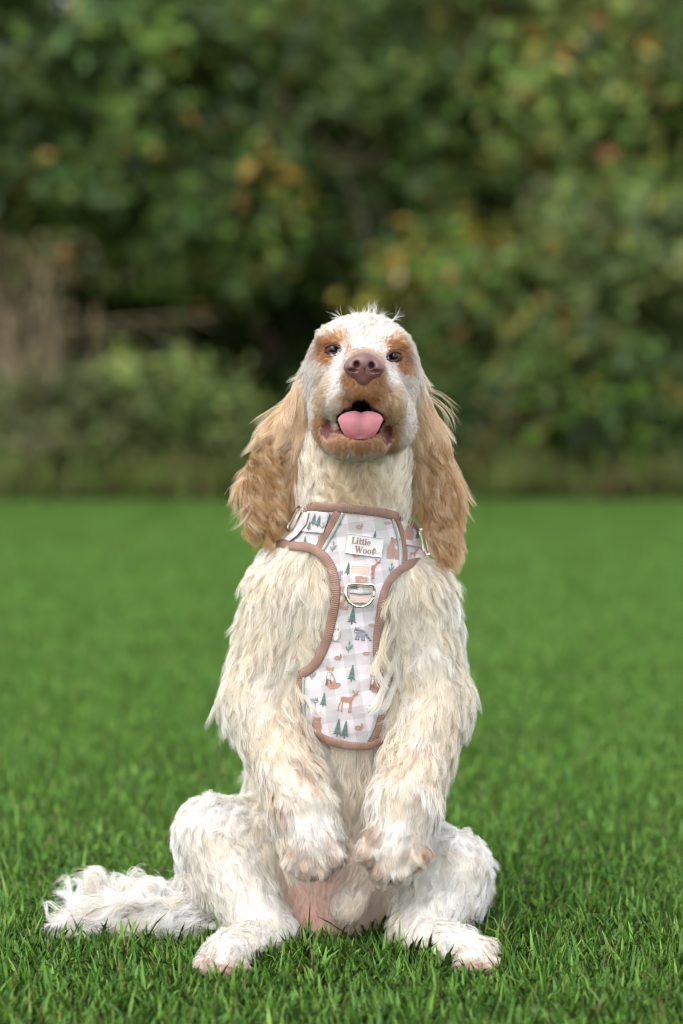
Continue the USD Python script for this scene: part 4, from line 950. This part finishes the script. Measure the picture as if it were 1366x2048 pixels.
M_refl = plain('reflective_tape', (0.40, 0.44, 0.42), 0.35, metallic=0.2)
piping('webbing', [(676, 1024), (664, 1047), (650, 1072), (636, 1098)], 9, 0.0012, 30, flat=0.22); piping('reflective_strip', [(686, 1026), (675, 1048), (661, 1073), (645, 1100)], 3.6, 0.0012, 30, m=M_refl, flat=0.5)
piping('webbing', [(795, 1036), (804, 1065), (810, 1097), (810, 1130)], 9, 0.0012, 30, flat=0.22); piping('reflective_strip', [(785, 1037), (793, 1066), (800, 1098), (801, 1132)], 3.6, 0.0012, 30, m=M_refl, flat=0.5)
piping('webbing', [(599, 1352), (598, 1390), (601, 1425)], 7, 0.0012, 24, flat=0.22); piping('reflective_strip', [(607, 1350), (606, 1390), (608, 1440)], 3.2, 0.0012, 24, m=M_refl, flat=0.5)
piping('webbing', [(764, 1430), (756, 1458), (744, 1484)], 9, 0.0012, 24, flat=0.22); piping('reflective_strip', [(754, 1428), (746, 1456), (732, 1485)], 3.2, 0.0012, 24, m=M_refl, flat=0.5)
v, t, pts = sheet(Polygon([(660, 1026), (646, 1067), (612, 1064), (580, 1056), (592, 1022), (625, 1022)]), 4.5, 0.0035, 0.0022)
raw(harness, 'neck_strap', v, t, M_check, color=uvw(pts, 40), smooth=True, label='printed strap on the left of the neck')
v, t, pts = sheet(Polygon([(806, 1047), (828, 1053), (842, 1064), (850, 1096), (832, 1093), (813, 1089)]), 4.5, 0.0035, 0.0022)
raw(harness, 'neck_strap', v, t, M_check, color=uvw(pts, 40), smooth=True, label='printed strap on the right of the neck')
v, t, pts = sheet(Polygon([(603, 1025), (618, 1024), (612, 1048), (594, 1070), (578, 1083), (570, 1078), (590, 1055)]), 4.5, 0.0065, 0.0018)
raw(harness, 'strap_loop', v, t, M_check, color=uvw(pts, 33), smooth=True)
M_gold = plain('gold_metal', (0.84, 0.76, 0.64), 0.14, metallic=1.0)
def ring(name, pts, off, r, label=None, n=64):
    q = np.array(c2(list(pts) + [pts[0]], n))
    c = F(q[:, 0], q[:, 1], off)
    v, f = tube_mesh(c, r, 10, caps=False)
    return raw(harness, name, v, f, M_gold, smooth=True, label=label)
def stadium(cx, cy, ang, hl, hw, k=24):
    a = np.linspace(0, 2 * math.pi, k, endpoint=False)
    x = np.sign(np.cos(a)) * np.abs(np.cos(a)) ** 0.5 * hl; y = np.sign(np.sin(a)) * np.abs(np.sin(a)) ** 0.6 * hw
    return [(cx + X * math.cos(ang) - Y * math.sin(ang), cy + X * math.sin(ang) + Y * math.cos(ang)) for X, Y in zip(x, y)]
ring('buckle', stadium(590, 1038, math.radians(117), 27, 6.5), 0.0085, 0.0014, 'gold buckle on the left strap')
ring('buckle', stadium(848, 1085, math.radians(76), 26, 5), 0.0085, 0.0014, 'gold buckle on the right strap')
ring('lead_ring', [(694, 1170), (691, 1184), (693, 1196), (701, 1207), (713, 1213), (726, 1213), (738, 1207), (746, 1196), (748, 1184), (746, 1171), (733, 1169), (707, 1168)], 0.0075, 0.0016, 'metal D shaped lead ring on the chest')
v, t, pts = sheet(Polygon([(699, 1148), (743, 1151), (743, 1188), (720, 1189), (698, 1186)]), 4.0, 0.0045, 0.003)
raw(harness, 'ring_tab', v, t, M_check, color=uvw(pts, 33), smooth=True)
M_stitch = plain('stitching', (0.72, 0.55, 0.46), 0.6); M_base = plain('stitch_ground', (0.78, 0.66, 0.60), 0.8)
for y0, y1 in ((1129, 1149), (1188, 1205)):
    v, t, pts = sheet(Polygon([(700, y0), (743, y0 + 2), (742, y1 + 1), (699, y1)]), 5, 0.003, 0.0026)
    raw(harness, 'stitched_tab', v, t, M_base, smooth=True)
    for yy in np.arange(y0 + 3, y1 - 1, 4.2):
        xs = np.linspace(702, 740, 27)
        q = np.stack([xs, yy + 1.6 * np.where(np.arange(27) % 2, 1, -1) + (xs - 702) * 0.04], 1)
        v, f = tube_mesh(F(q[:, 0], q[:, 1], 0.0032), 0.00035, 4)
        raw(harness, 'stitch_row', v, f, M_stitch)
# the sewn-on name patch
ctr, rot = (728.5, 1091.5), math.radians(7.5)
patch = affinity.translate(affinity.rotate(shapely.box(-36, -17.5, 36, 17.5).buffer(1.5), rot, origin=(0, 0), use_radians=True), *ctr)
v, t, pts = sheet(patch, 4.0, 0.0022, 0.0018)
M_patch = plain('patch_cloth', (0.72, 0.69, 0.67), 0.6)
raw(harness, 'name_patch', v, t, M_patch, smooth=True)
def stem(x, y0, y1, w=.19): return shapely.box(x - w / 2, y0, x + w / 2, y1)
def bar(x0, x1, y, h=.085): return shapely.box(x0, y - h / 2, x1, y + h / 2)
def ell(cx, cy, rx, ry, rot=0):
    e = affinity.scale(Point(0, 0).buffer(1, 20), rx, ry)
    return affinity.translate(affinity.rotate(e, rot, origin=(0, 0)), cx, cy)
def seg(pts, w, cap='flat'): return LineString(pts).buffer(w / 2, cap_style=cap)
GLYPH = {
 'L': ([stem(.2, 0, 1), bar(.02, .42, .96), bar(.02, .66, .045), stem(.62, 0, .32, .09)], .72),
 'i': ([stem(.17, 0, .66), bar(.02, .25, .625), bar(.02, .34, .04), ell(.17, .88, .12, .12)], .38),
 't': ([stem(.19, .1, .92), bar(.02, .40, .625), bar(.16, .42, .06, .11), stem(.40, .03, .16, .07)], .44),
 'l': ([stem(.17, 0, 1), bar(.02, .25, .96), bar(.02, .34, .04)], .38),
 'e': ([ell(.29, .33, .28, .34).difference(ell(.30, .33, .12, .25)).difference(shapely.box(.32, .16, .7, .30)), bar(.12, .54, .37, .07)], .62),
 'W': ([seg([(.1, 1), (.36, 0)], .19), seg([(.36, 0), (.60, .92)], .09), seg([(.52, 1), (.80, 0)], .19), seg([(.80, 0), (1.06, 1)], .09), bar(-.04, .3, .96), bar(.42, .68, .96), bar(.92, 1.2, .96)], 1.2),
 'o': ([ell(.32, .33, .31, .35).difference(ell(.32, .33, .13, .27))], .68),
 'f': ([stem(.2, 0, .82), bar(.02, .44, .625), bar(.04, .40, .04), ell(.32, .80, .22, .21).difference(ell(.33, .76, .10, .14)).intersection(shapely.box(0, .72, 1, 1.2)), ell(.46, .84, .09, .09)], .44)}
M_print = tinted('print_ink', rough=0.75, spec=0.2)
def word(text, x, y, cap, ang):
    out, cx = [], 0.0
    for ch in text:
        g, adv = GLYPH[ch]
        out.append(affinity.translate(unary_union(g), cx, 0)); cx += adv
    u = affinity.scale(unary_union(out), cap, -cap, origin=(0, 0))
    return affinity.translate(affinity.rotate(u, ang, origin=(0, 0), use_radians=True), x, y)
def draped(parent, name, shapes, off):
    """Flat print: coloured shapes laid on the cloth, later ones a hair above earlier ones."""
    V, T, C, n = [], [], [], 0
    for i, (g, col) in enumerate(shapes):
        for poly in getattr(g, 'geoms', [g]):
            if poly.is_empty or poly.geom_type != 'Polygon' or poly.area < 0.2: continue
            pv, pt = trimesh.creation.triangulate_polygon(poly.simplify(0.05), engine='earcut')
            a = pv[pt]; cr = (a[:, 1, 0] - a[:, 0, 0]) * (a[:, 2, 1] - a[:, 0, 1]) - (a[:, 1, 1] - a[:, 0, 1]) * (a[:, 2, 0] - a[:, 0, 0])
            pt = np.where((cr > 0)[:, None], pt[:, ::-1], pt)
            V.append(F(pv[:, 0], pv[:, 1], off + 0.00009 * i)); T.append(pt + n); C.append(np.tile(np.asarray(col, float), (len(pv), 1))); n += len(pv)
    if not V: return
    V, C = np.vstack(V), np.vstack(C)
    raw(parent, name, V, np.vstack(T), M_print, color=(C * 0.76 + 0.09) * (0.85 + 0.3 * fb(V, 700, 6))[:, None])
INK = (0.33, 0.135, 0.105)
w1, w2 = word('Little', 702.5, 1086.5, 13.2, rot), word('Woof', 709.5, 1104.5, 13.2, rot)
draped(harness + '/name_patch', 'lettering', [(w1, INK), (w2, INK), (LineString([(745, 1109), (749, 1107), (752, 1103), (749, 1100), (747, 1103), (751, 1106), (756, 1107), (759, 1105)]).buffer(0.55), (0.5, 0.3, 0.26))], 0.0026)
# printed woodland motifs, drawn in units of their own height, y up
BRN, DBR, FOX, GRY, DGR, GRN, DGN, WHT, BEAR, LRED = (0.46, 0.19, 0.085), (0.13, 0.07, 0.05), (0.48, 0.20, 0.13), (0.27, 0.25, 0.30), (0.08, 0.075, 0.11), (0.06, 0.17, 0.12), (0.03, 0.10, 0.085), (0.78, 0.74, 0.72), (0.42, 0.215, 0.15), (0.50, 0.23, 0.185)
def poly(*p): return Polygon(p)
def deer():
    return [(poly((.2, .62), (.22, .5), (.30, .43), (.55, .43), (.72, .50), (.80, .70), (.86, .80), (.78, .86), (.70, .72), (.55, .66), (.3, .68)), BRN), (unary_union([seg([(.27, .5), (.16, .28), (.16, .03)], .055), seg([(.33, .48), (.30, .25), (.31, .02)], .055), seg([(.64, .48), (.63, .02)], .05), seg([(.70, .5), (.72, .02)], .05)]), BRN),
            (unary_union([ell(.86, .84, .10, .055, 15), ell(.74, .95, .035, .09, 35), ell(.92, .95, .03, .09, -35)]), BRN), (ell(.945, .85, .025, .022), DBR), (ell(.86, .865, .014, .014), DBR), (unary_union([shapely.box(.13, .0, .19, .045), shapely.box(.28, 0, .34, .045), shapely.box(.60, 0, .66, .045), shapely.box(.69, 0, .75, .045)]), DBR), (ell(.2, .6, .03, .07, 20), (0.62, 0.42, 0.3))]
def rabbit():
    return [(unary_union([ell(.42, .36, .40, .30), ell(.80, .50, .20, .17), ell(.78, .80, .06, .22, 8), ell(.90, .78, .05, .2, -20), ell(.1, .25, .1, .1), seg([(.7, .3), (.85, .08)], .1)]), BEAR), (ell(.86, .53, .025, .03), DBR), (ell(.40, .3, .22, .18), (0.46, 0.26, 0.19)), (ell(.78, .8, .025, .14, 8), LRED)]
def fox():
    return [(poly((.38, .70), (.62, .70), (.80, .42), (.84, .2), (.70, .08), (.42, .1), (.34, .4)), FOX), (ell(.86, .14, .22, .11, 30), FOX), (ell(.66, .05, .2, .07, 0), FOX), (poly((.3, .86), (.28, 1.02), (.42, .92), (.52, .92), (.66, 1.02), (.64, .84), (.48, .70)), FOX), (poly((.36, .82), (.48, .70), (.60, .82), (.48, .78)), WHT), (poly((.40, .68), (.55, .68), (.5, .45), (.42, .42)), WHT), (unary_union([seg([(.42, .40), (.38, .1)], .08), seg([(.52, .38), (.62, .22)], .08)]), DBR), (ell(.48, .73, .02, .02), DBR), (ell(.41, .83, .016, .016), DBR), (ell(.55, .83, .016, .016), DBR)]
def raccoon():
    return [(unary_union([ell(.50, .52, .36, .27), ell(.16, .66, .17, .17), poly((.02, .78), (.05, .98), (.16, .84)), poly((.2, .84), (.3, .97), (.3, .76))]), GRY), (unary_union([seg([(.24, .4), (.18, .04)], .1), seg([(.38, .34), (.36, .04)], .1), seg([(.62, .34), (.62, .04)], .1), seg([(.74, .4), (.78, .04)], .1)]), GRY), (unary_union([ell(.92, .42, .075, .1, 30), ell(1.08, .24, .075, .09, 40), ell(1.22, .1, .08, .07, 30)]), DGR), (unary_union([ell(1.0, .33, .07, .09, 30), ell(1.15, .17, .06, .07, 40)]), GRY), (ell(.15, .68, .13, .05), DGR), (unary_union([ell(.1, .6, .05, .04), ell(.2, .6, .05, .04)]), WHT), (unary_union([ell(.18, .04, .07, .04), ell(.36, .04, .07, .04), ell(.62, .04, .07, .04), ell(.78, .04, .07, .04)]), DGR)]
def owl():
    return [(ell(.5, .5, .30, .46), (0.55, 0.49, 0.48)), (unary_union([ell(.5, .80, .27, .2)]), WHT), (ell(.5, .42, .2, .33), WHT), (unary_union([ell(.40, .82, .04, .04), ell(.60, .82, .04, .04)]), DGR), (seg([(.1, .03), (.9, .0)], .04), BRN), (unary_union([ell(.28, .4, .06, .3, 8), ell(.72, .4, .06, .3, -8)]), (0.5, 0.42, 0.38))]
def bear():
    return [(unary_union([ell(.5, .45, .34, .36), ell(.5, .82, .24, .19), ell(.32, .98, .07, .07), ell(.68, .98, .07, .07), shapely.box(.18, .02, .42, .4), shapely.box(.58, .02, .82, .4)]), BEAR), (ell(.5, .77, .1, .07), (0.55, 0.36, 0.28)), (ell(.5, .80, .035, .025), DBR), (unary_union([ell(.4, .87, .02, .02), ell(.6, .87, .02, .02)]), DBR), (shapely.box(.47, .02, .53, .3), (0.33, 0.16, 0.11))]
def pine():
    o = [(shapely.box(.46, 0, .54, .2), DBR)]
    for i in range(6):
        y = .1 + i * .14; w = .30 * (1 - i / 6.6)
        o.append((poly((.5 - w, y), (.5 - w * .35, y + .05), (.5, y + .02), (.5 + w * .35, y + .05), (.5 + w, y), (.5 + .04, y + .24), (.5 - .04, y + .24)), GRN if i % 2 else DGN))
    return o
def pines(): return [(affinity.translate(g, -.22, .02), c) for g, c in pine()] + [(affinity.translate(g, .22, -.04), c) for g, c in pine()]
def sprig(): return [(seg([(.5, 0), (.5, .8)], .05), GRN), (unary_union([ell(.32, .35, .08, .24, 30), ell(.68, .5, .09, .28, -25), ell(.5, .88, .08, .2)]), (0.16, 0.24, 0.21))]
def red_leaf(): return [(ell(.5, .5, .55, .26, 8), LRED), (seg([(-.15, .45), (0.2, .47)], .08), BRN)]
CLOTH_TOP = PANEL.buffer(-4)
MOTIFS = [(rabbit, 719, 1052, 14), (pine, 750, 1070, 15), (red_leaf, 776, 1046, 13), (sprig, 666, 1094, 20), (pine, 679, 1043, 18), (deer, 741, 1137, 40), (raccoon, 675, 1149, 21, -1), (pine, 696, 1138, 25), (red_leaf, 712, 1111, 12), (bear, 683, 1196, 46), (pine, 705, 1232, 34), (owl, 672, 1268, 30), (raccoon, 722, 1267, 28), (sprig, 698, 1294, 22), (rabbit, 676, 1314, 15), (red_leaf, 733, 1307, 13), (fox, 659, 1354, 43), (pine, 704, 1347, 32), (sprig, 625, 1349, 22), (raccoon, 624, 1404, 24, -1), (pine, 647, 1400, 27), (deer, 694, 1402, 45), (bear, 632, 1452, 34), (pines, 683, 1458, 34), (rabbit, 718, 1454, 17), (fox, 746, 1366, 36), (bear, 789, 1098, 42), (sprig, 783, 1136, 18), (pine, 764, 1100, 16), (red_leaf, 744, 1250, 12), (sprig, 738, 1418, 16)]
for f_, cx, cy, h, *fl in MOTIFS:
    s = []
    for g, col in f_():
        g = affinity.translate(g, -.5, -.5)
        g = affinity.scale(g, h * (fl[0] if fl else 1), -h, origin=(0, 0))
        g = affinity.translate(affinity.rotate(g, 7, origin=(0, 0)), cx, cy)
        if g.is_valid is False: g = g.buffer(0)
        s.append((g.intersection(CLOTH_TOP), col))
    draped(panel, 'printed_' + {'pines': 'pine', 'red_leaf': 'leaf'}.get(f_.__name__, f_.__name__), s, 0.0005)
for k, (f_, cx, cy, h, a) in enumerate([(pines, 632, 1041, 22, 12), (bear, 814 + 4, 1066, 30, 7), (pine, 836, 1068, 22, 5), (pine, 618, 1052, 18, 10), (sprig, 645, 1052, 14, 10), (bear, 722, 1160, 24, 90), (pine, 708, 1175, 18, -90), (pine, 610, 1080, 14, 0), (red_leaf, 640, 1078, 12, 60), (deer, 826, 1108, 22, 0)]):
    s = [(affinity.translate(affinity.rotate(affinity.scale(affinity.translate(g, -.5, -.5), h, -h, origin=(0, 0)), a, origin=(0, 0)), cx, cy), col) for g, col in f_()]
    par, off = ((harness + '/neck_strap', 0.0041), (harness + '/neck_strap_001', 0.0041), (harness + '/neck_strap_001', 0.0041), (harness + '/neck_strap', 0.0041), (harness + '/neck_strap', 0.0041), (harness + '/ring_tab', 0.0051), (harness + '/ring_tab', 0.0051), (panel, 0.0005), (panel, 0.0005), (panel, 0.0005))[k]
    draped(par, 'printed_' + {'pines': 'pine', 'red_leaf': 'leaf'}.get(f_.__name__, f_.__name__), s, off)

# ------------------------------------------------------------------ fur
COVER = PANEL.buffer(4)
STRAPS = PANEL.buffer(9)
def keep_out(C, zone, p):
    u, v = proj(p)
    inside = shapely.contains_xy(COVER, u, v) & (p[:, 1] < 0.13)
    dy = p[:, 1] - sheet_y(u, v)
    under = inside & (dy > -0.001)
    tu, tv = proj(C[:, -1]); mu, mv = proj(C[:, C.shape[1] // 2])
    soft = np.isin(zone, [NAMES.index(k) for k in ('torso', 'neck', 'groin')])
    over = soft & ((shapely.contains_xy(PANEL, tu, tv) & (C[:, -1, 1] < sheet_y(tu, tv))) | (shapely.contains_xy(PANEL, mu, mv) & (C[:, C.shape[1] // 2, 1] < sheet_y(mu, mv))))
    ear = np.isin(zone, [NAMES.index('ear')])
    near = np.zeros(len(C), bool)
    for k in range(2, C.shape[1], 2):
        a, b = proj(C[:, k]); near |= shapely.contains_xy(STRAPS, a, b) & (C[:, k, 1] < sheet_y(a, b) + 0.004)
    return ~(under | over | (ear & near))
whole_coat(dog, keep_out)
rng = np.random.default_rng(23)
curls(dog, 'foreleg_curls', ('arm', 'torso'), 230, (0.020, 0.034), (0.0015, 0.0035), (0.6, 1.3), 34, 0.0042, 0.00027, rng, keep_out)
curls(dog, 'hindleg_curls', ('thigh', 'shin', 'foot'), 120, (0.013, 0.022), (0.0012, 0.003), (0.6, 1.2), 34, 0.0042, 0.00027, rng, keep_out)
_fr = np.flatnonzero(BN[:, 1] < 0.25); _ft = cKDTree(np.stack(proj(BV[_fr]), 1))
def fd(x, y):
    d, i = _ft.query([x, y], 10)
    return float(BV[_fr[i], 1].min()) if d[0] < 8 else 0.05
G = []
for pts_, w in (([(185, 1845), (181, 1795), (173, 1755), (186, 1736), (203, 1743), (206, 1768)], 1.5), ([(190, 1845), (190, 1800), (196, 1760), (205, 1750), (210, 1775)], 1.2), ([(215, 1840), (221, 1795), (226, 1756), (231, 1743)], .8), ([(150, 1830), (137, 1798), (120, 1786), (108, 1783)], .9), ([(165, 1835), (150, 1800), (130, 1787), (112, 1790)], .8),
                ([(270, 1840), (268, 1795), (280, 1764), (300, 1757), (328, 1768), (338, 1782)], 1.4), ([(285, 1840), (280, 1800), (290, 1775), (310, 1765), (330, 1780)], 1.2), ([(300, 1842), (306, 1808), (322, 1785), (342, 1784), (334, 1800)], .9), ([(345, 1845), (355, 1812), (378, 1803), (396, 1822), (400, 1858)], 1.6), ([(335, 1845), (340, 1815), (360, 1802), (385, 1815), (390, 1850)], 1.2), ([(110, 1850), (96, 1835), (92, 1815), (86, 1800)], .6), ([(120, 1855), (100, 1850), (85, 1858), (72, 1862)], .8)):
    y0 = 0.045 + rng.normal(0, 0.006)
    G.append(([(a, b, y0 - 0.02 * i / len(pts_)) for i, (a, b) in enumerate(pts_)], w))
GT = G; G = []
for k in range(260):
    x = rng.uniform(150, 415); y = rng.uniform(1800, 1858) + max(0, 190 - x) * 0.35; d = 0.055 - rng.uniform(0, 0.045)
    a = rng.choice([-1, 1], p=[.7, .3]); L_ = rng.uniform(35, 85); dr = rng.uniform(10, 48) * (1 if y > 1810 else rng.choice([.4, -.5]))
    q = [(x, y, d)]
    for i in range(1, 5):
        q.append((x + a * L_ * i / 4 + rng.normal(0, 5), y + dr * (i / 4) ** 1.4 + 9 * math.sin(i * 1.9 + k), d - 0.004 * i))
    q = [(max(a_, 84 + rng.uniform(0, 22)), min(b_, 1893 + rng.uniform(0, 12)), c_) for a_, b_, c_ in q]
    G.append((q, rng.uniform(.8, 1.5)))
for k in range(46):
    x = rng.uniform(140, 390); y = rng.uniform(1795, 1825); d = 0.05 - rng.uniform(0, 0.03); h_ = rng.uniform(25, 62); r_ = rng.uniform(8, 20) * rng.choice([-1, 1], p=[.65, .35])
    G.append(([(x, y, d), (x + 0.3 * r_, y - h_ * .6, d - .003), (x + r_, y - h_, d - .006), (x + 2.1 * r_, y - h_ * .95, d - .008), (x + 2.7 * r_, y - h_ * .55, d - .009)], rng.uniform(.6, 1.1)))
locks(dog, 'tail_locks', G, 50, 0.0072, 0.00028, [WHITE * 1.04, WHITE * 1.03, WHITE * [1.03, 1.0, .95], CREAM * [1.04, 1.06, 1.14]], rng, (0, -0.7, 0.7), 0.62, 0.0026)
locks(dog, 'tail_curls', GT, 60, 0.0042, 0.00030, [WHITE * 1.04, WHITE * [1.03, 1.01, .98]], rng, (0, -0.7, 0.7), 0.55, 0.0012)
G = []
for pts_, w in (([(792, 1250), (768, 1290), (752, 1335), (768, 1372), (782, 1378)], 1.2), ([(790, 1245), (775, 1280), (760, 1310), (748, 1342), (760, 1360)], 1.), ([(800, 1300), (775, 1350), (758, 1398), (740, 1420), (732, 1424)], 1.1), ([(800, 1320), (788, 1370), (770, 1410), (748, 1422)], 1.), ([(805, 1330), (806, 1385), (794, 1432), (766, 1450)], 1.2), ([(800, 1335), (796, 1390), (780, 1440), (772, 1452)], 1.2), ([(812, 1330), (815, 1390), (802, 1430), (785, 1446)], 1.1), ([(785, 1230), (772, 1262), (764, 1300), (770, 1330), (792, 1352)], 1.), ([(800, 1280), (790, 1330), (800, 1372), (815, 1385)], 1.1),
                ([(780, 1190), (768, 1215), (764, 1240)], .7), ([(788, 1180), (776, 1205), (768, 1222)], .7), ([(640, 1150), (652, 1180), (655, 1205)], .7), ([(630, 1120), (645, 1140), (650, 1160)], .7), ([(600, 1380), (622, 1410), (632, 1432)], .8), ([(590, 1360), (600, 1390), (612, 1410)], .8)):
    n_ = len(pts_)
    G.append(([(a, b, min(fd(*pts_[0]) + 0.004, float(sheet_y([a], [b])[0]) - 0.004 * min(i, 3)) if i else fd(a, b) + 0.003) for i, (a, b) in enumerate(pts_)], w))
locks(dog, 'foreleg_feathering', G, 80, 0.0058, 0.00030, [CREAM * 1.06, WHITE * [1.03, 1, .93], CREAM * [1.06, 1.07, 1.1]], rng, (0, -1, 0.2), 0.8, 0.002)
G = []
for k in range(16):
    x = 492 + 5.5 * k + rng.normal(0, 3); y = 1640 + 3.0 * k + rng.normal(0, 8); d = fd(x, y) + 0.002
    G.append(([(x, y, d), (x + 8, y + 35, d - 0.006), (x + 16 + 0.3 * k, y + 70, d - 0.008), (x + 22 + .5 * k, y + 88 + rng.normal(0, 8), d - 0.004)], 1.0))
for k in range(14):
    x = 690 + 4.6 * k + rng.normal(0, 3); y = 1520 + rng.uniform(0, 90); d = fd(x, y) + 0.002
    s_ = rng.choice([-1, 1])
    G.append(([(x, y, d), (x + 6 * s_, y + 30, d - 0.006), (x - 5 * s_, y + 60, d - 0.008), (x + 4 * s_, y + 92, d - 0.006)], 1.0))
locks(dog, 'belly_feathering', G, 60, 0.0058, 0.0003, [CREAM * 1.05, CREAM * [1.04, 1.05, 1.1]], rng, (0, -1, 0.2), 0.6, 0.0015)
G = []
for pts_, w in (([(735, 642), (737, 625), (740, 610)], .5), ([(744, 642), (748, 624), (746, 608)], .45), ([(716, 642), (711, 630), (704, 622)], .4), ([(727, 642), (727, 628), (724, 618)], .4), ([(780, 644), (794, 634), (804, 629)], .15), ([(756, 642), (762, 628), (770, 619)], .35), ([(690, 646), (680, 634), (670, 628)], .22)):
    G.append(([(a, b, 0.02 - 0.004 * i) for i, (a, b) in enumerate(pts_)], w))
locks(dog, 'crown_wisps', G, 20, 0.010, 0.00024, [WHITE * 1.05], rng, (0, -1, 0.5), 0.55, 0.0022)
G = []
for pts_, w in (([(858, 790), (893, 815), (909, 838), (917, 865)], .5), ([(862, 800), (886, 820), (898, 845), (902, 868)], .45), ([(852, 775), (885, 790), (905, 812), (915, 832)], .4), ([(490, 955), (465, 972), (463, 990), (474, 1004)], .35), ([(500, 1005), (476, 1030), (458, 1052)], .4), ([(505, 1010), (486, 1045), (464, 1066)], .35), ([(845, 750), (858, 775), (872, 800)], .5), ([(606, 742), (596, 752), (586, 770)], .5)):
    G.append(([(a, b, 0.045) for a, b in pts_], w))
for g_ in G: locks(dog, 'ear_wisp', [g_], 14, 0.006, 0.00022, [np.array((0.80, 0.64, 0.47))], rng, (0, -1, 0.3), 0.45, 0.002)
G = []
EARC = [np.array(c) for c in ((0.72, 0.50, 0.29), (0.62, 0.39, 0.19), (0.82, 0.63, 0.43), (0.48, 0.27, 0.11), (0.66, 0.42, 0.22))]
def ear_lock(x, y, L_, drift, amp, d, turns):
    q = []
    ph = rng.uniform(0, 6.28)
    for i in range(9):
        s_ = i / 8
        q.append((x + drift * s_ + amp * min(1, s_ * 2.5) * math.sin(ph + turns * 6.28 * s_), y + L_ * s_, d - 0.007 * math.cos(ph + turns * 6.28 * s_) * s_))
    return q
for k in range(105):                                                          # the left ear: curls along its outer edge and foot
    y = rng.uniform(870, 1020)
    e = np.interp(y, [780, 860, 950, 1020], [545, 520, 487, 485]); inn = np.interp(y, [780, 860, 950, 1020], [585, 572, 560, 580])
    x = e + (inn - e) * rng.random() ** 1.6
    G.append((ear_lock(x, y, rng.uniform(50, 95), np.interp(y, [800, 1000], [-14, 16]), rng.uniform(5, 12), fd(x, y) - 0.004, rng.uniform(1.4, 2.6)), rng.uniform(.5, .9)))
for k in range(105):
    y = rng.uniform(880, 1060)
    o = np.interp(y, [780, 880, 980, 1080], [868, 898, 908, 916]); inn = np.interp(y, [780, 880, 980, 1080], [850, 862, 868, 858])
    x = o + (inn - o) * rng.random() ** 1.6
    G.append((ear_lock(x, y, rng.uniform(50, 95), np.interp(y, [800, 1050], [8, -12]), rng.uniform(5, 12), fd(x, y) - 0.004, rng.uniform(1.4, 2.6)), rng.uniform(.5, .9)))
def off_straps(C):
    bad = np.zeros(len(C), bool)
    for k in range(0, C.shape[1], 2):
        a, b = proj(C[:, k]); bad |= shapely.contains_xy(STRAPS, a, b) & (C[:, k, 1] < sheet_y(a, b) + 0.004)
    return ~bad
locks(dog, 'ear_curls', G, 44, 0.0044, 0.0003, EARC, rng, (0, -1, 0.3), 0.4, 0.0014, off_straps)
def blocked(xy):
    p = np.concatenate([xy, np.full((len(xy), 1), 0.012)], 1)
    return sdf(p) < 0.004
lawn_near(blocked)
